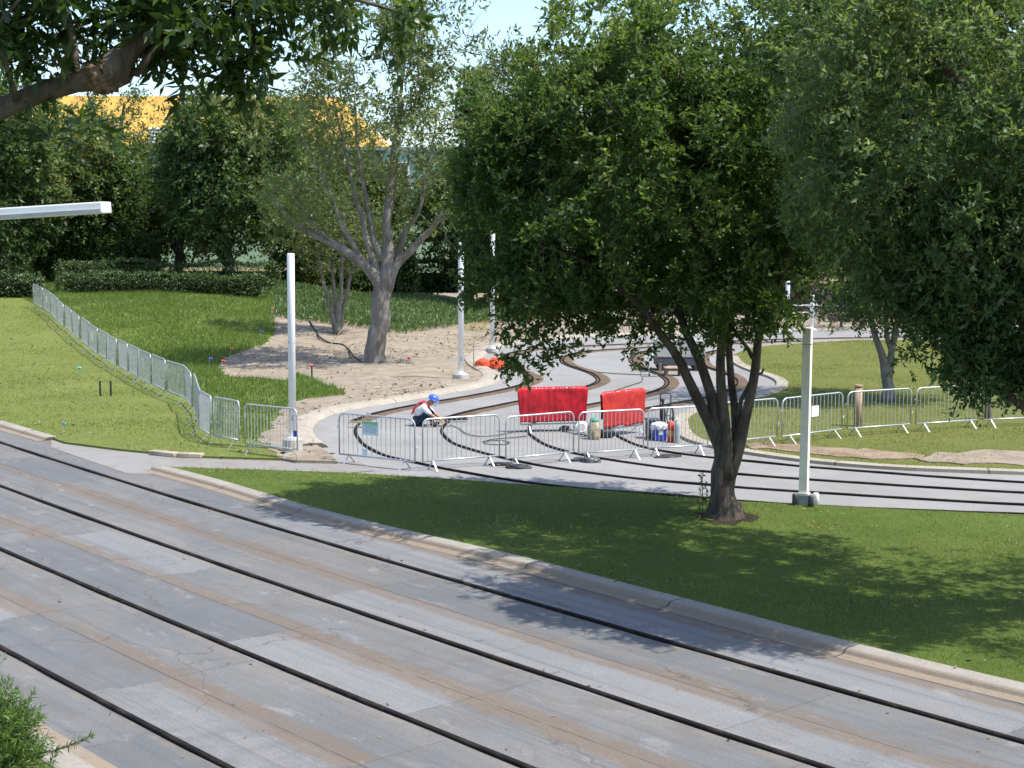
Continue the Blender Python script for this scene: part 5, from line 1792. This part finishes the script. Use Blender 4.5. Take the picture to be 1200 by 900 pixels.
# yellow hip roof with ribs
xa, xb = bx(-200) - bx(230), bx(455) - bx(230)
xr = bx(392) - bx(230)
v = [(xa, -.6, z2), (xb, -.6, z2), (xb, 13, z2), (xa, 13, z2), (xa, 4.5, z3), (xr, 4.5, z3)]
me = bpy.data.meshes.new('roof'); me.from_pydata(v, [], [[0, 1, 5, 4], [1, 2, 5], [2, 3, 4, 5], [3, 0, 4], [3, 2, 1, 0]]); me.update()
ro = link_mesh('roof', me, M['yellow'], root)
s = MB()
for i in range(60):
    x = xa + (xb - xa) * i / 60
    if x < xr: s.tube([(x, -.6, z2 + .06), (x, 4.5, z3 + .06)], .07, 5)
s.build('roof_rib', M['yellow'], ro)
MB().box((cx * 1.0, -.72, z2 - .12), (wx, .2, .26)).build('gutter', simple('gutter_teal', (.22, .33, .30), .5), root)
for px, py, w_, h_ in ((466, 197, 1.6, .9),):
    f = MB().box((bx(px) - bx(230), -.02 + .2, bz(py)), (w_ + .25, .14, h_ + .25)).build('window', M['louvre'], root)
    MB().box((bx(px) - bx(230), .10, bz(py)), (w_, .06, h_)).build('pane', M['glass'], f)
    MB().box((bx(px) - bx(230), .0, bz(py) - h_ - .25), (w_ + .6, .5, .9), bev=.05).build('awning', M['louvre'], root)
s = MB()
for i in range(5): s.box((bx(192) - bx(230), -.9, bz(153) - .26 * i), (1.7, .35, .14), rot=Matrix.Rotation(R(-30), 3, 'X'))
s.build('louvre_vent', M['louvre'], root)
# darker service doors on lower wall
MB().box((bx(155) - bx(230), -.03, 1.9), (2.4, .08, 3.0)).build('door', M['grey'], root)

# pale fence far beyond the back road
fa, fb_ = G(880, 384), G(1120, 382)
fa = P(880, 380, 84); fb_ = P(1150, 380, 84); fa.z = fb_.z = 0
root = thing('rail_fence', 'low pale rail fence along the far side of the back road', 'fence', ((fa.x + fb_.x) / 2, 84, 0))
L = fb_.x - fa.x
s = MB()
for z in (.35, .75): s.box((0, 0, z), (L, .05, .09))
s.build('rail', M['cream'], root)
for i in range(8):
    MB().box((-L / 2 + L * i / 7, .06, .42), (.1, .1, .9)).build('post', M['cream'], root)

# ------------------------------------------------------------------ litter on the near road
r_ = np.random.default_rng(99)
n = 260
a = r_.uniform(-34, 2, n); of = r_.uniform(-7.5, 1.0, n)
# gather most of it against the rails and the kerb gutter
g = r_.random(n) < .6
of = np.where(g, np.array(offs)[r_.integers(0, 4, n)] + r_.choice([-1, 1], n) * r_.uniform(.08, .22, n), of)
p = np.zeros((n, 3))
for i in range(n):
    nn_ = np.polyval(c1, a[i]) if a[i] > -36 else 0
    xy = AX * a[i] + NX * (nn_ + of[i]); p[i] = (xy.x, xy.y, .012)
ax = unit(r_.normal(size=(n, 3)) * [1, 1, .15])
V = leaf_quads(p, ax, r_.uniform(.03, .09, n), r_.uniform(.015, .035, n), r_, up=.9)
V[:, 2] = np.maximum(V[:, 2], .009)
tag(mesh_quads('leaf_litter', V, r_.random(n), M['deadleaf']), 'scattered dead leaves on the near road', 'leaf litter', None, 'stuff')

def scatter(name, poly, z, n, lab, cat, seed, size, dens=None):
    r = np.random.default_rng(seed)
    xs = np.array([p[0] for p in poly]); ys = np.array([p[1] for p in poly])
    x = r.uniform(max(xs.min(), -28), min(xs.max(), 25), n * 6); y = r.uniform(ys.min(), min(ys.max(), 80), n * 6)
    k = in_poly(x, y, poly) & (np.abs(x) < y * .345 + 1)
    p3 = np.stack([x, y, x * 0], 1)
    k &= vnoise(p3, 1.3, seed) + r.normal(size=len(x)) * .2 > .05
    x, y = x[k][:n], y[k][:n]
    p = np.stack([x, y, Hf(x, y) + z], 1)
    ax = unit(r.normal(size=p.shape) * [1, 1, .25])
    V = leaf_quads(p, ax, size * r.uniform(.5, 1.5, len(p)), size * .4 * r.uniform(.4, 1.4, len(p)), r, up=.8)
    tag(mesh_quads(name, V, r.random(len(p)), M['deadleaf']), lab, cat, None, 'stuff')


scatter('leaf_litter', [q for q in isl], LZ + .045, 1300, 'dead leaves scattered on the island grass', 'leaf litter', 301, .07)
scatter('leaf_litter', dirt, .14, 4200, 'twigs and clods scattered over the sandy dirt', 'litter', 302, .14)
scatter('leaf_litter', ll, LZ + .05, 900, 'dry clippings scattered on the left lawn', 'litter', 303, .12)

# ------------------------------------------------------------------ worker
def skin(verts, edges, radii, name, m, parent, sub=2, root=0):
    me = bpy.data.meshes.new(name + '_cage')
    me.from_pydata(verts, edges, [])
    o = bpy.data.objects.new(name + '_cage', me)
    COL.objects.link(o)
    md = o.modifiers.new('s', 'SKIN'); md.use_smooth_shade = True
    sv = me.skin_vertices[0].data
    for i, r in enumerate(radii):
        sv[i].radius = r if hasattr(r, '__len__') else (r, r)
        sv[i].use_root = (i == root)
    s2 = o.modifiers.new('u', 'SUBSURF'); s2.levels = sub; s2.render_levels = sub
    dg = bpy.context.evaluated_depsgraph_get(); dg.update()
    nm_ = bpy.data.meshes.new_from_object(o.evaluated_get(dg))
    nm_.name = name
    bpy.data.objects.remove(o)
    ob = link_mesh(name, nm_, None, parent, True)
    nm_.materials.clear(); nm_.materials.append(m)
    return ob


wq = G(489, 499)
person = thing('person', 'worker in a blue helmet and white shirt crouching on the pavement over the rail', 'person', (wq.x, wq.y, .01), R(-6))
V_ = [(0, 0, .15), (.06, 0, .32), (.17, 0, .47), (.28, 0, .565), (.36, 0, .62), (.43, 0, .655), (.47, 0, .60),
      (.19, .18, .49), (.36, .24, .33), (.56, .15, .20), (.64, .10, .165),
      (.19, -.18, .49), (.36, -.24, .33), (.56, -.15, .20), (.64, -.10, .165),
      (.03, .10, .14), (.36, .17, .36), (.40, .16, .07), (.55, .17, .045),
      (.03, -.10, .14), (.36, -.17, .36), (.40, -.16, .07), (.55, -.17, .045)]
E_ = [(0, 1), (1, 2), (2, 3), (3, 4), (4, 5), (5, 6), (2, 7), (7, 8), (8, 9), (9, 10), (2, 11), (11, 12), (12, 13), (13, 14), (0, 15), (15, 16), (16, 17), (17, 18), (0, 19), (19, 20), (20, 21), (21, 22)]
Rr = [.12, .12, .12, .055, .09, .095, .06, .06, .045, .035, .03, .06, .045, .035, .03, .09, .065, .045, .035, .09, .065, .045, .035]
skin(V_, E_, Rr, 'body', M['skin'], person)
# shirt
sv_ = [V_[0], V_[1], V_[2], (.25, 0, .54), V_[7], (.275, .21, .41), V_[11], (.275, -.21, .41), (.40, .225, .305), (.40, -.225, .305)]
skin([(v[0] - .008, v[1], v[2] + .02) if i == 0 else v for i, v in enumerate(sv_)], [(0, 1), (1, 2), (2, 3), (2, 4), (4, 5), (5, 8), (2, 6), (6, 7), (7, 9)], [.145, .15, .155, .09, .085, .068, .085, .068, .052, .052], 'shirt', M['shirt'], person)
# trousers
tv_ = [(0, 0, .14), (.03, .10, .13), (.36, .17, .36), (.40, .16, .12), (.03, -.10, .13), (.36, -.17, .36), (.40, -.16, .12)]
skin(tv_, [(0, 1), (1, 2), (2, 3), (0, 4), (4, 5), (5, 6)], [.135, .115, .085, .062, .115, .085, .062], 'trousers', M['jean'], person)
for sy in (1, -1):
    skin([(.38, sy * .16, .09), (.41, sy * .165, .05), (.56, sy * .17, .045)], [(0, 1), (1, 2)], [.058, .055, .045], 'boot', M['black'], person)
    # glove: palm, four fingers and thumb
    hx, hy, hz = .60, sy * .125, .185
    gv = [(hx, hy, hz), (hx + .06, hy - sy * .02, hz - .03)]
    ge = [(0, 1)]; gr = [.036, .04]
    for f in range(4):
        o_ = (f - 1.5) * .021
        b0 = len(gv)
        gv += [(hx + .09, hy - sy * .025 + o_, hz - .045), (hx + .125 + .008 * (1.5 - abs(f - 1.5)), hy - sy * .03 + o_, hz - .075), (hx + .13, hy - sy * .03 + o_, hz - .105)]
        ge += [(1, b0), (b0, b0 + 1), (b0 + 1, b0 + 2)]; gr += [.012, .010, .008]
    b0 = len(gv)
    gv += [(hx + .04, hy - sy * .065, hz - .03), (hx + .085, hy - sy * .075, hz - .065)]
    ge += [(1, b0), (b0, b0 + 1)]; gr += [.013, .010]
    skin(gv, ge, gr, 'glove', M['glove'], person, 1)
# harness straps
s = MB()
for sy in (.09, -.09):
    s.tube([(-.13, sy, .30), (-.06, sy, .48), (.06, sy, .60), (.17, sy, .635), (.27, sy * 1.1, .56), (.30, sy * 1.2, .46), (.24, sy * 1.2, .36)], .022, 6)
s.tube([(-.125, .12, .33), (-.13, 0, .32), (-.125, -.12, .33)], .022, 6)
s.build('harness', M['pinkred'], person, True)
# helmet with brim and face shield
bm = bmesh.new(); bmesh.ops.create_uvsphere(bm, u_segments=24, v_segments=16, radius=1)
bmesh.ops.delete(bm, geom=[v for v in bm.verts if v.co.z < -.12], context='VERTS')
for v in bm.verts:
    v.co = Vector((v.co.x * .145, v.co.y * .118, v.co.z * .118))
s = MB(); s.bm(bm)
s.lathe([(.118, -.012), (.150, -.02), (.152, -.012), (.12, .0)], (.02, 0, 0), 24)
he = s.build('helmet', M['helmet'], person, True)
he.location = (.425, 0, .70); he.rotation_euler = (0, R(24), 0)
bm = bmesh.new(); bmesh.ops.create_uvsphere(bm, u_segments=16, v_segments=10, radius=.03)
s = MB(); s.bm(bm, Matrix.Translation((.545, 0, .635)) @ Matrix.Scale(.8, 4)); s.build('nose', M['skin'], person, True)
s = MB(); s.box((.525, .04, .665), (.015, .05, .03)); s.box((.525, -.04, .665), (.015, .05, .03)); s.box((.53, 0, .668), (.01, .04, .01)); s.build('glasses', M['black'], person)
vs, fs = [], []
for i in range(9):
    a = R(-70 + 140 * i / 8)
    for z in (.0, -.17):
        vs.append((.155 * math.cos(a) + .01, .13 * math.sin(a), z - .005))
for i in range(8): fs.append([2 * i, 2 * i + 1, 2 * i + 3, 2 * i + 2])
me = bpy.data.meshes.new('face_shield'); me.from_pydata(vs, [], fs); me.update()
mm, nt, b_ = newmat('clear_shield'); b_.inputs['Base Color'].default_value = (.75, .8, .9, 1); b_.inputs['Alpha'].default_value = .45; b_.inputs['Roughness'].default_value = .1
fs_ = link_mesh('face_shield', me, mm, he, True)
sm = fs_.modifiers.new('t', 'SOLIDIFY'); sm.thickness = .003
# grinder in hand
root = thing('angle_grinder', 'small grey angle grinder held by the crouching worker', 'grinder', (0, 0, 0))
wl = Matrix.Translation(person.location) @ Matrix.Rotation(R(-6), 4, 'Z') @ Vector((.76, 0, .10))
root.location = wl; root.rotation_euler = (0, R(8), R(-6))
s = MB(); s.tube([(-.12, 0, .03), (.1, 0, .03)], [.032, .028], 10); s.build('motor_body', M['dgrey'], root, True)
s = MB(); s.tube([(.12, 0, .02), (.12, 0, .0)], .06, 16); s.build('disc', M['grey'], root)
s = MB(); s.tube([(.08, 0, .03), (.08, -.11, .04)], .016, 8); s.build('side_handle', M['black'], root)

# ------------------------------------------------------------------ light
sun_dir = Vector((.50, -.20, 1.0)).normalized()     # towards the sun
sd = bpy.data.lights.new('sun', 'SUN'); so = bpy.data.objects.new('sun', sd); COL.objects.link(so)
sd.energy = 3.6; sd.angle = R(.53); sd.color = (1, .955, .88)
so.rotation_euler = (-sun_dir).to_track_quat('-Z', 'Y').to_euler()
so.location = (0, 0, 60)
w = bpy.data.worlds.new('World'); SC.world = w; w.use_nodes = True
nt = w.node_tree
bg = nt.nodes['Background']
sky = nt.nodes.new('ShaderNodeTexSky'); sky.sky_type = 'NISHITA'; sky.sun_disc = False
sky.sun_elevation = math.asin(sun_dir.z); sky.sun_rotation = math.atan2(sun_dir.x, sun_dir.y)
sky.air_density = 1.0; sky.dust_density = 1.4; sky.ozone_density = 4.0
nt.links.new(sky.outputs[0], bg.inputs[0])
bg.inputs[1].default_value = .15
SC.view_settings.view_transform = 'Standard'
SC.view_settings.look = 'None'
SC.view_settings.exposure = 1.0
SC.view_settings.gamma = 1
SC.view_settings.use_curve_mapping = False
SC.cycles.max_bounces = 6
SC.cycles.transparent_max_bounces = 8
SC.cycles.use_denoising = True
